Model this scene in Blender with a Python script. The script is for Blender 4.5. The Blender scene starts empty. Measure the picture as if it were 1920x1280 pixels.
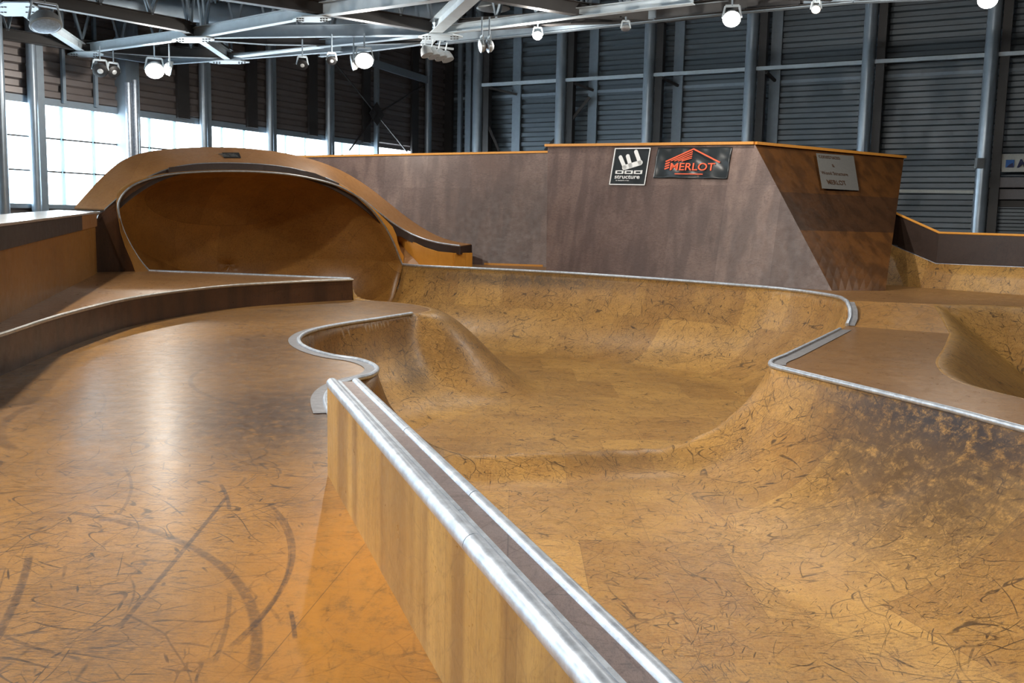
import bpy, bmesh, math, random
import numpy as np
from mathutils import Vector, Matrix
from mathutils.geometry import delaunay_2d_cdt
random.seed(7)
S = bpy.context.scene
COL = S.collection

# ---------------------------------------------------------------- camera
F = 1800.0                       # focal length in pixels of the 1920 wide frame
CAMZ = 1.55
PITCH = math.atan(223.0 / F)
ROLL = 0.02
cp, sp = math.cos(PITCH), math.sin(PITCH)
fw = Vector((0, cp, -sp)); r0 = Vector((1, 0, 0)); u0 = Vector((0, sp, cp))
rt = r0 * math.cos(ROLL) + u0 * math.sin(ROLL)
up = u0 * math.cos(ROLL) - r0 * math.sin(ROLL)
CP = Vector((0, 0, CAMZ))
cam_d = bpy.data.cameras.new('camera'); cam = bpy.data.objects.new('camera', cam_d); COL.objects.link(cam)
cam_d.sensor_width = 36; cam_d.lens = 36 * F / 1920; cam_d.clip_end = 300; cam_d.clip_start = 0.05
cam.matrix_world = Matrix(((rt.x, up.x, -fw.x, CP.x), (rt.y, up.y, -fw.y, CP.y), (rt.z, up.z, -fw.z, CP.z), (0, 0, 0, 1)))
S.camera = cam

# ---------------------------------------------------------------- daylight and exposure
S.view_settings.view_transform = 'Standard'; S.view_settings.look = 'None'
S.view_settings.gamma = 1; S.view_settings.use_curve_mapping = False
S.view_settings.exposure = 0.42
S.cycles.max_bounces = 5; S.cycles.diffuse_bounces = 3; S.cycles.glossy_bounces = 3
S.cycles.transparent_max_bounces = 8; S.cycles.use_adaptive_sampling = True; S.cycles.adaptive_threshold = 0.05; S.cycles.adaptive_min_samples = 24
S.cycles.sample_clamp_indirect = 4.0
W = bpy.data.worlds.new('overcast_sky'); S.world = W; W.use_nodes = True
bg = W.node_tree.nodes['Background']; bg.inputs[0].default_value = (0.80, 0.91, 1.0, 1); bg.inputs[1].default_value = 9.0

# ---------------------------------------------------------------- sight lines -> world points
def ray(px, py):
    return (fw + rt * ((px - 960) / F) + up * ((640 - py) / F)).normalized()
def P(px, py, z=0.0):
    d = ray(px, py); t = (z - CAMZ) / d.z
    return CP + d * t
def ON(px, py, p0, dr):           # on the vertical plane through p0 with plan direction dr
    n = Vector((-dr[1], dr[0], 0)); d = ray(px, py)
    t = (Vector((p0[0], p0[1], 0)) - Vector((0, 0, 0))).dot(n) / d.dot(n)
    return CP + d * t
def AT(px, py, Y):
    d = ray(px, py); return CP + d * (Y / d.y)
def ZAT(p, py):                   # height above plan point p that shows on row py
    lo, hi = -3.0, 15.0
    for _ in range(50):
        m = (lo + hi) / 2; v = Vector((p[0], p[1], m)) - CP
        y = 640 - F * v.dot(up) / v.dot(fw)
        if y > py: lo = m
        else: hi = m
    return lo
def PIX(p):
    v = Vector(p) - CP
    return 960 + F * v.dot(rt) / v.dot(fw), 640 - F * v.dot(up) / v.dot(fw)

# ---------------------------------------------------------------- object helpers
def tag(o, label=None, cat=None, group=None, kind=None):
    if label: o['label'] = label
    if cat: o['category'] = cat
    if group: o['group'] = group
    if kind: o['kind'] = kind
    return o
def thing(name, label, cat, loc=(0, 0, 0), group=None):
    o = bpy.data.objects.new(name, None); COL.objects.link(o); o.location = loc; o.empty_display_size = 0.1
    return tag(o, label, cat, group)
def mesh(name, V, Fc, mat=None, parent=None, smooth=False, uv=None, loc=None):
    me = bpy.data.meshes.new(name)
    V = [tuple(v) for v in V]
    me.from_pydata(V, [], [tuple(f) for f in Fc]); me.update()
    if uv is not None:
        l = me.uv_layers.new(name='UVMap')
        for lp in me.loops: l.data[lp.index].uv = uv[lp.vertex_index]
    o = bpy.data.objects.new(name, me); COL.objects.link(o)
    if mat: me.materials.append(mat)
    if smooth:
        for p in me.polygons: p.use_smooth = True
    if parent is not None:
        o.parent = parent
        o.matrix_parent_inverse = Matrix.Translation(-Vector(parent.location)) if parent.parent is None else Matrix.Translation(-rootloc(parent))
    return o
def rootloc(o):
    while o.parent is not None: o = o.parent
    return Vector(o.location)
class MB:
    """collects shapes of ONE part"""
    def __init__(s): s.v = []; s.f = []
    def add(s, V, Fc):
        n = len(s.v); s.v += [Vector(v) for v in V]; s.f += [tuple(i + n for i in f) for f in Fc]; return s
    def box(s, a, b):             # axis aligned
        x0, y0, z0 = a; x1, y1, z1 = b
        return s.add([(x0,y0,z0),(x1,y0,z0),(x1,y1,z0),(x0,y1,z0),(x0,y0,z1),(x1,y0,z1),(x1,y1,z1),(x0,y1,z1)],
                     [(3,2,1,0),(4,5,6,7),(0,1,5,4),(1,2,6,5),(2,3,7,6),(3,0,4,7)])
    def bar(s, a, b, w, h, upv=(0, 0, 1)):   # box beam from a to b
        a = Vector(a); b = Vector(b); d = (b - a).normalized(); u = Vector(upv)
        if abs(d.dot(u)) > .95: u = Vector((0, 1, 0))
        r = d.cross(u).normalized(); u = r.cross(d)
        V = [p + r * (sx * w / 2) + u * (sy * h / 2) for p in (a, b) for sx, sy in ((-1,-1),(1,-1),(1,1),(-1,1))]
        return s.add(V, [(3,2,1,0),(4,5,6,7),(0,1,5,4),(1,2,6,5),(2,3,7,6),(3,0,4,7)])
    def hbeam(s, a, b, w, h, t=.015, upv=(0, 0, 1), side=False):
        a = Vector(a); b = Vector(b); d = (b - a).normalized(); u = Vector(upv)
        r = d.cross(u).normalized(); u = r.cross(d)
        o = u * (h / 2 - t / 2)
        s.bar(a + o, b + o, w, t, u); s.bar(a - o, b - o, w, t, u); s.bar(a, b, t, h - 2 * t, u)
        return s
    def tube(s, pts, r, n=10, cap=True, closed=False):
        pts = [Vector(p) for p in pts]; m = len(pts); base = len(s.v); prev = None
        for i, p in enumerate(pts):
            if closed: d = pts[(i + 1) % m] - pts[i - 1]
            else: d = pts[min(i + 1, m - 1)] - pts[max(i - 1, 0)]
            d.normalize()
            u = prev if prev is not None else (Vector((0, 0, 1)) if abs(d.z) < .9 else Vector((1, 0, 0)))
            x = d.cross(u)
            if x.length < 1e-6: x = d.cross(Vector((0, 1, 0)))
            x.normalize(); y = x.cross(d).normalized(); prev = y
            rr = r[i] if isinstance(r, (list, tuple)) else r
            for k in range(n):
                a = 2 * math.pi * k / n; s.v.append(p + x * (math.cos(a) * rr) + y * (math.sin(a) * rr))
        for i in range(m if closed else m - 1):
            for k in range(n):
                a0 = base + i * n + k; a1 = base + i * n + (k + 1) % n; j = (i + 1) % m
                s.f.append((a0, a1, base + j * n + (k + 1) % n, base + j * n + k))
        if cap and not closed:
            s.f.append(tuple(base + k for k in range(n))[::-1]); s.f.append(tuple(base + (m - 1) * n + k for k in range(n)))
        return s
    def cyl(s, a, b, r, n=16): return s.tube([a, b], r, n)
    def prism(s, poly, vec):      # planar polygon swept by vec
        n = len(poly); vec = Vector(vec)
        V = [Vector(p) for p in poly] + [Vector(p) + vec for p in poly]
        return s.add(V, [tuple(range(n))[::-1], tuple(range(n, 2 * n))] + [(i, (i + 1) % n, (i + 1) % n + n, i + n) for i in range(n)])
    def strip(s, A, B):           # ruled surface between two polylines
        n = len(A); return s.add(list(A) + list(B), [(i, i + 1, n + i + 1, n + i) for i in range(n - 1)])
    def build(s, name, mat, parent=None, smooth=False, thick=0, off=-1, bev=0):
        o = mesh(name, s.v, s.f, mat, parent, smooth)
        bm = bmesh.new(); bm.from_mesh(o.data); bmesh.ops.recalc_face_normals(bm, faces=bm.faces) if not thick else None
        bm.to_mesh(o.data); bm.free()
        if thick:
            m = o.modifiers.new('thickness', 'SOLIDIFY'); m.thickness = thick; m.offset = off
        if smooth:
            for p in o.data.polygons: p.use_smooth = True
            m = o.modifiers.new('edges', 'EDGE_SPLIT'); m.split_angle = math.radians(40)
        if bev:
            m = o.modifiers.new('bevel', 'BEVEL'); m.width = bev; m.segments = 2; m.limit_method = 'ANGLE'
        return o
def cat_rom(pts, sub=6, closed=False):
    out = []; n = len(pts)
    for i in range(n - 1 + (1 if closed else 0)):
        g = lambda k: Vector(pts[k % n] if closed else pts[min(max(k, 0), n - 1)])
        p0, p1, p2, p3 = g(i - 1), g(i), g(i + 1), g(i + 2)
        for j in range(sub):
            t = j / sub
            out.append(0.5 * ((2 * p1) + (p2 - p0) * t + (2 * p0 - 5 * p1 + 4 * p2 - p3) * t * t + (3 * p1 - p0 - 3 * p2 + p3) * t ** 3))
    if not closed: out.append(Vector(pts[-1]))
    return out
def resample(pts, step):
    pts = [Vector(p) for p in pts]; L = [0]
    for a, b in zip(pts, pts[1:]): L.append(L[-1] + (b - a).length)
    n = max(2, int(L[-1] / step) + 1); out = []; k = 0
    for i in range(n):
        t = L[-1] * i / (n - 1)
        while k < len(L) - 2 and L[k + 1] < t: k += 1
        q = (t - L[k]) / max(1e-9, L[k + 1] - L[k]); out.append(pts[k].lerp(pts[k + 1], q))
    return out
def offset2d(pts, d):             # sideways in plan (+ = left of travel)
    out = []
    for i, p in enumerate(pts):
        t = pts[min(i + 1, len(pts) - 1)] - pts[max(i - 1, 0)]; n = Vector((-t.y, t.x, 0)).normalized()
        out.append(Vector(p) + n * d)
    return out
# ---------------------------------------------------------------- materials
def newmat(name):
    m = bpy.data.materials.new(name); m.use_nodes = True; nt = m.node_tree
    return m, nt, nt.nodes['Principled BSDF']
def srgb(r, g, b):
    f = lambda c: (c / 255 / 12.92) if c / 255 <= .04045 else ((c / 255 + .055) / 1.055) ** 2.4
    return (f(r), f(g), f(b), 1)
def plain(name, col, rough=.6, metal=0, bump=0, scale=20, var=.15, emit=None, es=0, spec=.5):
    m, nt, b = newmat(name); N = nt.nodes; L = nt.links
    b.inputs['Roughness'].default_value = rough; b.inputs['Metallic'].default_value = metal
    b.inputs['Specular IOR Level'].default_value = spec
    tc = N.new('ShaderNodeTexCoord'); no = N.new('ShaderNodeTexNoise'); no.inputs['Scale'].default_value = scale; no.inputs['Detail'].default_value = 5
    L.new(tc.outputs['Object'], no.inputs['Vector'])
    mx = N.new('ShaderNodeMix'); mx.data_type = 'RGBA'
    c = col; mx.inputs[6].default_value = (c[0] * (1 - var), c[1] * (1 - var), c[2] * (1 - var), 1)
    mx.inputs[7].default_value = (min(1, c[0] * (1 + var)), min(1, c[1] * (1 + var)), min(1, c[2] * (1 + var)), 1)
    L.new(no.outputs[0], mx.inputs[0]); L.new(mx.outputs[2], b.inputs['Base Color'])
    if bump:
        bp = N.new('ShaderNodeBump'); bp.inputs['Strength'].default_value = bump; bp.inputs['Distance'].default_value = .01
        L.new(no.outputs[0], bp.inputs['Height']); L.new(bp.outputs[0], b.inputs['Normal'])
    if emit: b.inputs['Emission Color'].default_value = emit; b.inputs['Emission Strength'].default_value = es
    return m
class G:
    """small node graph writer"""
    def __init__(s, nt): s.N = nt.nodes; s.L = nt.links
    def put(s, sock, v):
        if isinstance(v, (int, float)): sock.default_value = v
        elif isinstance(v, (tuple, list)):
            sock.default_value = tuple(v)[:len(sock.default_value)] if len(v) >= len(sock.default_value) else tuple(v) + (1,)
        else: s.L.new(v, sock)
    def m(s, op, a, b=0.0, c=0.0, clamp=False):
        n = s.N.new('ShaderNodeMath'); n.operation = op; n.use_clamp = clamp
        s.put(n.inputs[0], a); s.put(n.inputs[1], b); s.put(n.inputs[2], c); return n.outputs[0]
    def vm(s, op, a, b=(0, 0, 0), out=0):
        n = s.N.new('ShaderNodeVectorMath'); n.operation = op; s.put(n.inputs[0], a)
        if op == 'SCALE': s.put(n.inputs[3], b)
        else: s.put(n.inputs[1], b)
        return n.outputs[out]
    def mapr(s, v, a, b, c=0.0, d=1.0):
        n = s.N.new('ShaderNodeMapRange'); n.interpolation_type = 'SMOOTHSTEP'
        s.put(n.inputs[0], v); n.inputs[1].default_value = a; n.inputs[2].default_value = b; n.inputs[3].default_value = c; n.inputs[4].default_value = d
        return n.outputs[0]
    def noise(s, vec, scale, det=4, rough=.6, col=False, dist=0):
        n = s.N.new('ShaderNodeTexNoise'); s.put(n.inputs['Vector'], vec); n.inputs['Scale'].default_value = scale
        n.inputs['Detail'].default_value = det; n.inputs['Roughness'].default_value = rough; n.inputs['Distortion'].default_value = dist
        return n.outputs[1] if col else n.outputs[0]
    def mapping(s, vec, sc=(1, 1, 1), rot=(0, 0, 0), loc=(0, 0, 0)):
        n = s.N.new('ShaderNodeMapping'); s.put(n.inputs[0], vec); n.inputs[1].default_value = loc; n.inputs[2].default_value = rot; n.inputs[3].default_value = sc
        return n.outputs[0]
    def edge(s, vec, scale, w, rnd=1):
        n = s.N.new('ShaderNodeTexVoronoi'); n.feature = 'DISTANCE_TO_EDGE'; s.put(n.inputs['Vector'], vec); n.inputs['Scale'].default_value = scale
        return s.mapr(n.outputs['Distance'], 0, w, 1, 0)
    def vor(s, vec, scale, out='Distance'):
        n = s.N.new('ShaderNodeTexVoronoi'); s.put(n.inputs['Vector'], vec); n.inputs['Scale'].default_value = scale
        return n.outputs[out]
    def mix(s, f, a, b, mode='MIX'):
        n = s.N.new('ShaderNodeMix'); n.data_type = 'RGBA'; n.blend_type = mode
        s.put(n.inputs[0], f); s.put(n.inputs[6], a); s.put(n.inputs[7], b); return n.outputs[2]
def blob(g, pos, c, r, soft=.6):  # ellipsoidal mask at world point c, for stains and painted shade
    v = g.vm('SUBTRACT', pos, tuple(c)); v = g.vm('DIVIDE', v, tuple(r)); l = g.vm('LENGTH', v, out=1)
    return g.mapr(l, soft, 1.0, 1, 0)
def wood(name, light, dark, stain=srgb(70, 45, 28), worn=.5, scuff=.5, rough=.42, panel=(1.22, 2.44), uvp=False, grain=(1, 9, 9), planks=0.0,
         arcs=None, blobs=None, black=None, coat=.0, hue=.25, white=.25, streak=.5, bump=.15, floorish=False):
    m, nt, b = newmat(name); g = G(nt); tc = g.N.new('ShaderNodeTexCoord'); pos = tc.outputs['Object']
    # sheets of plywood
    cell = None
    src = tc.outputs['UV'] if uvp else pos
    br = g.N.new('ShaderNodeTexBrick'); g.put(br.inputs['Vector'], g.mapping(src, (1, 1, 1), (0, 0, .12 if floorish else 0)))
    br.inputs['Scale'].default_value = 1; br.inputs['Brick Width'].default_value = panel[0]; br.inputs['Row Height'].default_value = panel[1]
    br.inputs['Mortar Size'].default_value = .0025; br.inputs['Color1'].default_value = (0, 0, 0, 1); br.inputs['Color2'].default_value = (1, 1, 1, 1)
    br.inputs['Mortar'].default_value = (.5, .5, .5, 1); br.offset = .5; br.inputs['Mortar Smooth'].default_value = .3
    sheet = br.outputs[0]; joint = br.outputs[1]
    big = g.noise(pos, .55, 4, .55)
    mid = g.noise(pos, 2.6, 5, .6)
    gr = g.noise(g.mapping(pos, grain), 5.0, 6, .62)
    fine = g.noise(g.mapping(pos, tuple(q * 2.2 for q in grain)), 16, 4, .7)
    t = g.m('ADD', g.m('MULTIPLY', g.m('SUBTRACT', big, .5), .9), g.m('MULTIPLY', g.m('SUBTRACT', mid, .5), .7))
    t = g.m('ADD', t, g.m('MULTIPLY', g.m('SUBTRACT', gr, .5), 1.35))
    t = g.m('ADD', t, g.m('MULTIPLY', g.m('SUBTRACT', sheet, .5), hue))
    t = g.m('ADD', t, .5, clamp=True)
    c = g.mix(t, dark, light)
    if planks:
        pk = g.noise(g.mapping(pos, (1, 1, .02)), 3.2, 2, .5)
        c = g.mix(g.mapr(pk, .42, .62, 0, planks), c, stain)
    c = g.mix(g.m('MULTIPLY', g.mapr(fine, .48, .66), .75 * streak), c, stain)
    c = g.mix(g.m('MULTIPLY', g.mapr(gr, .52, .66), .5 * streak), c, stain)
    mot = g.m('MULTIPLY', g.mapr(g.noise(g.mapping(pos, (.45, 1.5, 1.2), (0, 0, .25)), 26, 5, .75), .50, .66), g.mapr(g.noise(pos, 1.5, 4, .6), .35, .6, .25, 1))
    c = g.mix(g.m('MULTIPLY', mot, .85 * streak), c, stain)
    # dirt worn into the varnish
    wn = g.m('MULTIPLY', g.mapr(g.noise(pos, 1.1, 6, .68), .44, .68), g.mapr(g.noise(g.mapping(pos, grain), 9, 3, .6), .3, .7))
    if worn: c = g.mix(g.m('MULTIPLY', wn, worn), c, (stain[0] * 1.35, stain[1] * 1.3, stain[2] * 1.3, 1))
    # scratches and tyre scuffs
    if scuff:
        wob = g.vm('SCALE', g.vm('SUBTRACT', g.noise(pos, .55, 1, .4, col=True), (.5, .5, .5)), 1.3)
        p2 = g.vm('ADD', pos, wob)
        def strokes(rot, sx, sy, thr, lo, sc=1.0, tilt=0.0, seed=0.0):
            q = g.mapping(p2, (1, 1, 1), (tilt, 0, rot), (seed, seed * 1.7, 0)); q = g.mapping(q, (sx, sy, 2.0))
            return g.m('MULTIPLY', g.mapr(g.vor(q, sc), thr * .6, thr, 1, 0), g.mapr(g.noise(pos, 1.3 + seed * .3, 3), lo, lo + .08))
        S5 = [strokes(.2, 9, .55, .10, .44, seed=1), strokes(1.1, 11, .7, .10, .46, seed=2), strokes(-.7, 9, .6, .09, .46, seed=3), strokes(2.3, 14, 1.4, .12, .42, seed=4),
              strokes(1.7, 22, 2.6, .16, .44, seed=5), strokes(-.2, 26, 3.2, .17, .45, seed=6, tilt=.9), strokes(.7, 40, 7, .22, .48, seed=7, tilt=-.7)]
        s1 = g.m('MULTIPLY', g.edge(g.mapping(p2, (1, .62, 1)), 2.3, .014), g.mapr(g.noise(pos, 2.1, 3), .44, .56))
        s2 = g.m('MULTIPLY', g.edge(g.mapping(p2, (.6, 1, .8), (0, 0, 1.1), (3, 5, 1)), 4.2, .014), g.mapr(g.noise(pos, 3.3, 3), .46, .58))
        s3 = g.m('MULTIPLY', g.edge(g.mapping(p2, (1, .4, 1), (0, 0, -.6), (9, 2, 4)), 8, .025), g.mapr(g.noise(pos, 4.7, 3), .52, .64))
        st = g.m('MULTIPLY', g.mapr(g.vor(g.mapping(p2, (6, 1.4, 3), (.3, .2, .7)), 2.2), .05, .11, 1, 0), g.mapr(g.noise(pos, 1.7, 3), .48, .58))
        st2 = g.m('MULTIPLY', g.mapr(g.vor(g.mapping(p2, (1.6, 7, 3), (.1, .4, -.5)), 3.0), .05, .12, 1, 0), g.mapr(g.noise(pos, 2.2, 3), .5, .6))
        sc = g.m('MAXIMUM', g.m('MAXIMUM', s1, s2), g.m('MAXIMUM', s3, g.m('MAXIMUM', st, st2)))
        sc = g.m('MULTIPLY', sc, .65)
        for q in S5: sc = g.m('MAXIMUM', sc, g.m('MULTIPLY', q, .8))
        def hair(scale, w, lo, seed, rot, st):      # long thin curved scratches
            q = g.mapping(pos, (1, 1, 1), (.2, .1, rot), (seed * 3.1, seed, 0)); q = g.mapping(q, (1, st, 1))
            n_ = g.noise(q, scale, 0, .5, dist=.12)
            return g.m('MULTIPLY', g.mapr(g.m('ABSOLUTE', g.m('SUBTRACT', n_, .5)), w * .4, w, 1, 0), g.mapr(g.noise(pos, 1.7 + seed * .37, 3), lo, lo + .07))
        for q in (hair(1.3, .0022, .44, 1, .3, .4), hair(1.7, .0026, .44, 2, 1.4, .35), hair(2.2, .003, .44, 3, -.6, .4), hair(3.0, .0045, .45, 4, 2.2, .35), hair(4.5, .007, .45, 5, .9, .3), hair(6.0, .010, .45, 6, -1.2, .3)):
            sc = g.m('MAXIMUM', sc, g.m('MULTIPLY', q, .75))
        sc = g.m('MULTIPLY', sc, g.mapr(g.noise(pos, 9, 3), .3, .55, .35, 1))
        c = g.mix(g.m('MULTIPLY', sc, scuff), c, srgb(44, 34, 32))
    else: sc = None
    if white:
        w1 = g.m('MULTIPLY', g.mapr(g.vor(g.mapping(pos, (1, .5, 1), (0, 0, .6)), 6.5), .02, .035, 1, 0), g.mapr(g.noise(pos, .9, 3), .5, .62))
        c = g.mix(g.m('MULTIPLY', w1, white), c, srgb(225, 215, 200))
    for (cc, rr, col, amt) in (blobs or []):
        k = g.m('MULTIPLY', blob(g, pos, cc, rr, .15), g.mapr(g.noise(g.mapping(pos, (1, .6, 1)), 11, 7, .8), .30, .56, .12, 1))
        c = g.mix(g.m('MULTIPLY', k, amt), c, col)
    for (ctr, r, wd, mid_a, half, amt) in (arcs or []):
        v = g.vm('SUBTRACT', pos, (ctr[0], ctr[1], 0)); v = g.vm('MULTIPLY', v, (1, 1, 0)); l = g.vm('LENGTH', v, out=1)
        ring = g.mapr(g.m('ABSOLUTE', g.m('SUBTRACT', l, r)), wd * .5, wd, 1, 0)
        dt = g.vm('DOT_PRODUCT', g.vm('NORMALIZE', v), (math.cos(mid_a), math.sin(mid_a), 0), out=1)
        ring = g.m('MULTIPLY', ring, g.mapr(dt, math.cos(half), math.cos(half * .85), 0, 1))
        ring = g.m('MULTIPLY', ring, g.mapr(g.noise(pos, 26, 4, .7), .3, .6, .35, 1))
        c = g.mix(g.m('MULTIPLY', ring, amt), c, srgb(58, 44, 40))
    c = g.mix(g.m('MULTIPLY', joint, .55), c, stain)
    g.L.new(c, b.inputs['Base Color'])
    ro = g.m('ADD', rough, g.m('MULTIPLY', g.m('SUBTRACT', g.noise(pos, 7, 5, .7), .5), .35), clamp=True)
    g.L.new(ro, b.inputs['Roughness'])
    b.inputs['Coat Weight'].default_value = coat; b.inputs['Coat Roughness'].default_value = .25
    if bump:
        bp = g.N.new('ShaderNodeBump'); bp.inputs['Strength'].default_value = bump; bp.inputs['Distance'].default_value = .004
        g.L.new(g.m('ADD', gr, fine), bp.inputs['Height']); g.L.new(bp.outputs[0], b.inputs['Normal'])
    return m
def steel(name, col, rough=.35, metal=.9, streaks=True):
    m, nt, b = newmat(name); g = G(nt); tc = g.N.new('ShaderNodeTexCoord'); pos = tc.outputs['Object']
    n1 = g.noise(pos, 14, 6, .7); n2 = g.noise(pos, 90, 3, .6)
    c = g.mix(g.mapr(n1, .35, .7), (col[0] * .82, col[1] * .83, col[2] * .85, 1), (min(1, col[0] * 1.15), min(1, col[1] * 1.15), min(1, col[2] * 1.15), 1))
    c = g.mix(g.m('MULTIPLY', g.mapr(n2, .6, .75), .4), c, (col[0] * .4, col[1] * .4, col[2] * .42, 1))
    g.L.new(c, b.inputs['Base Color']); b.inputs['Metallic'].default_value = metal
    g.L.new(g.m('ADD', rough - .1, g.m('MULTIPLY', n1, .25)), b.inputs['Roughness'])
    return m
def arc3(a, b, c, wd=.02, amt=.8, grow=1.05):   # tyre mark through three pixels of the deck
    A, B, C = (P(*q, 0) for q in (a, b, c))
    d = 2 * (A.x * (B.y - C.y) + B.x * (C.y - A.y) + C.x * (A.y - B.y))
    s = lambda p: p.x * p.x + p.y * p.y
    ux = (s(A) * (B.y - C.y) + s(B) * (C.y - A.y) + s(C) * (A.y - B.y)) / d
    uy = (s(A) * (C.x - B.x) + s(B) * (A.x - C.x) + s(C) * (B.x - A.x)) / d
    r = math.hypot(A.x - ux, A.y - uy); ang = lambda p: math.atan2(p.y - uy, p.x - ux)
    am = ang(B); df = lambda q: abs((ang(q) - am + math.pi) % (2 * math.pi) - math.pi)
    return ((ux, uy), r, wd, am, max(df(A), df(C)) * grow, amt)
ARCS = [arc3((505, 945), (548, 1050), (440, 1205), .016, .6), arc3((512, 960), (541, 1060), (450, 1205), .010, .5), arc3((270, 990), (400, 1050), (470, 1265), .03, .6),
        arc3((430, 925), (345, 1030), (270, 1120), .015, .75, 1.0), arc3((240, 1250), (300, 1190), (360, 1130), .02, .55), arc3((55, 1040), (35, 1110), (2, 1180), .022, .7),
        arc3((5, 1190), (70, 1215), (150, 1235), .012, .6), arc3((400, 745), (362, 725), (385, 690), .03, .5), arc3((20, 840), (3, 800), (60, 760), .05, .4),
        arc3((415, 910), (425, 930), (430, 955), .014, .7), arc3((232, 875), (246, 915), (236, 945), .012, .5), arc3((430, 1110), (425, 1170), (405, 1235), .012, .45),
        arc3((545, 1145), (550, 1170), (553, 1195), .012, .8), arc3((300, 700), (330, 680), (350, 715), .012, .4), arc3((150, 800), (185, 775), (190, 735), .015, .35)]
ply_deck = wood('varnished_deck_plywood', srgb(190, 138, 66), srgb(132, 92, 44), srgb(76, 58, 44), worn=.9, scuff=1.0, rough=.38, streak=.9, coat=.3, hue=.1, grain=(2, 9, 9), arcs=ARCS, floorish=True, white=.6,
                blobs=[(P(660, 1100), (.8, 2.0, 1), srgb(194, 132, 50), .8), (P(380, 730), (2.8, 4.5, 1), srgb(104, 82, 62), .7), (P(560, 780), (1.5, 2.0, 1), srgb(66, 52, 46), .85), (P(470, 650), (1.6, 2.2, 1), srgb(84, 66, 54), .6), (P(380, 590), (2.5, 2.0, 1), srgb(120, 92, 66), .4)])
ply_plat = wood('platform_plywood', srgb(178, 134, 86), srgb(134, 96, 58), srgb(84, 62, 44), worn=.5, scuff=.3, rough=.32, grain=(2, 8, 8), white=0)
ply_bowl = wood('bowl_plywood', srgb(220, 172, 96), srgb(154, 110, 56), srgb(82, 62, 46), worn=.6, scuff=1.0, rough=.40, streak=.7, uvp=True, grain=(6, 6, 2.5), white=.9, panel=(1.22, 1.6), hue=.45,
                blobs=[(P(1780, 790, -.15), (1.6, 3.4, .5), srgb(40, 38, 46), 1.0), (P(1700, 880, -.5), (1.2, 2.6, .5), srgb(62, 52, 48), .8), (P(1640, 930, -.7), (1.5, 2.2, .9), srgb(92, 68, 42), .7), (P(780, 660, -.5), (.5, 1.0, .9), srgb(50, 38, 32), .75),  # last tint is shade painted into the fold of the left hump
                       (P(1100, 525, .2), (6, 2.5, .30), srgb(84, 72, 60), .85), (P(850, 640, -.4), (.9, 1.4, .8), srgb(84, 58, 38), .55), (P(1180, 860, -1), (1.6, .5, .25), srgb(80, 58, 40), .45)])  # middle tint is shade painted on the left hump face
ply_floor = ply_bowl
ply_clean = wood('clean_birch_plywood', srgb(226, 160, 66), srgb(200, 132, 48), srgb(150, 96, 44), worn=.1, scuff=0, rough=.38, grain=(8, 8, 1.2), white=0, hue=.08, streak=.2)
ply_box = wood('ledge_side_plywood', srgb(216, 178, 108), srgb(172, 132, 70), srgb(118, 86, 54), worn=.3, scuff=.22, rough=.34, grain=(10, 10, .8), white=.5, hue=.55, panel=(9, .34), planks=.6, streak=.5)
ply_orange = wood('barrier_plywood', srgb(178, 124, 52), srgb(140, 96, 40), srgb(98, 68, 36), worn=.15, scuff=0, rough=.4, grain=(8, 8, .9), white=0, hue=.12, streak=.4)
ply_brown = wood('brown_film_plywood', srgb(104, 68, 44), srgb(66, 42, 28), srgb(34, 24, 20), worn=.5, scuff=.15, rough=.34, grain=(7, 7, 1.6), white=0, hue=.3, planks=.45)
ply_dark = wood('dark_film_plywood', srgb(70, 50, 40), srgb(42, 30, 25), srgb(24, 18, 16), worn=.3, scuff=0, rough=.55, grain=(3, 3, 6), white=0, hue=.1)
ply_wall = wood('wallride_plywood', srgb(150, 126, 116), srgb(98, 76, 68), srgb(66, 50, 48), worn=.5, scuff=.35, coat=0, rough=.46, uvp=True, panel=(1.22, 2.44), grain=(2.5, 2.5, 9), white=.2, hue=.9, planks=.5)  # grey sheen on the wall is put into the lightened base colour
def tower_ply(nm, a, b): return wood(nm, a, b, srgb(46, 32, 22), worn=.25, scuff=.12, rough=.35, panel=(9, 9), grain=(5, 5, 1.2), white=0, hue=0, planks=.45, streak=.3)
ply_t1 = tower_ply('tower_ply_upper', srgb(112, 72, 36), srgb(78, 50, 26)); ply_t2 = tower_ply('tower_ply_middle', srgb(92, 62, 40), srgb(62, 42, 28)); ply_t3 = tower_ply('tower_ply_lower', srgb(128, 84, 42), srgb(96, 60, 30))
ply_bank = wood('bank_plywood', srgb(214, 160, 84), srgb(158, 110, 56), srgb(70, 52, 38), worn=.5, scuff=.7, rough=.42, grain=(2, 6, 6), white=0, hue=.1, panel=(9, 9))
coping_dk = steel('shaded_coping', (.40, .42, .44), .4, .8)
ply_cradle = wood('cradle_plywood', srgb(196, 142, 70), srgb(136, 92, 42), srgb(70, 50, 32), worn=.45, scuff=.2, rough=.36, uvp=True, panel=(1.22, 1.1), grain=(5, 5, 5), white=0, hue=.5)
ply_hood = wood('hood_plywood', srgb(186, 136, 84), srgb(146, 100, 56), srgb(104, 72, 46), worn=.3, scuff=0, rough=.42, grain=(4, 4, 4), white=0, hue=.3)
lam_edge = plain('plywood_edge', srgb(214, 148, 62), .5, scale=30)
galv = steel('galvanised_coping', (.66, .73, .82), .40, .8)
galv_dull = steel('worn_steel_plate', (.36, .36, .38), .5, .6)
paint = plain('grey_blue_steel_paint', srgb(138, 152, 164), .42, 0, scale=6)
paint_lt = plain('light_steel_paint', srgb(200, 212, 220), .4, 0, scale=6)
paint_dk = plain('dark_steel_paint', srgb(62, 60, 60), .5, 0, scale=6)
pipe_st = plain('column_steel', srgb(165, 178, 190), .3, .4, scale=4)
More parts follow.
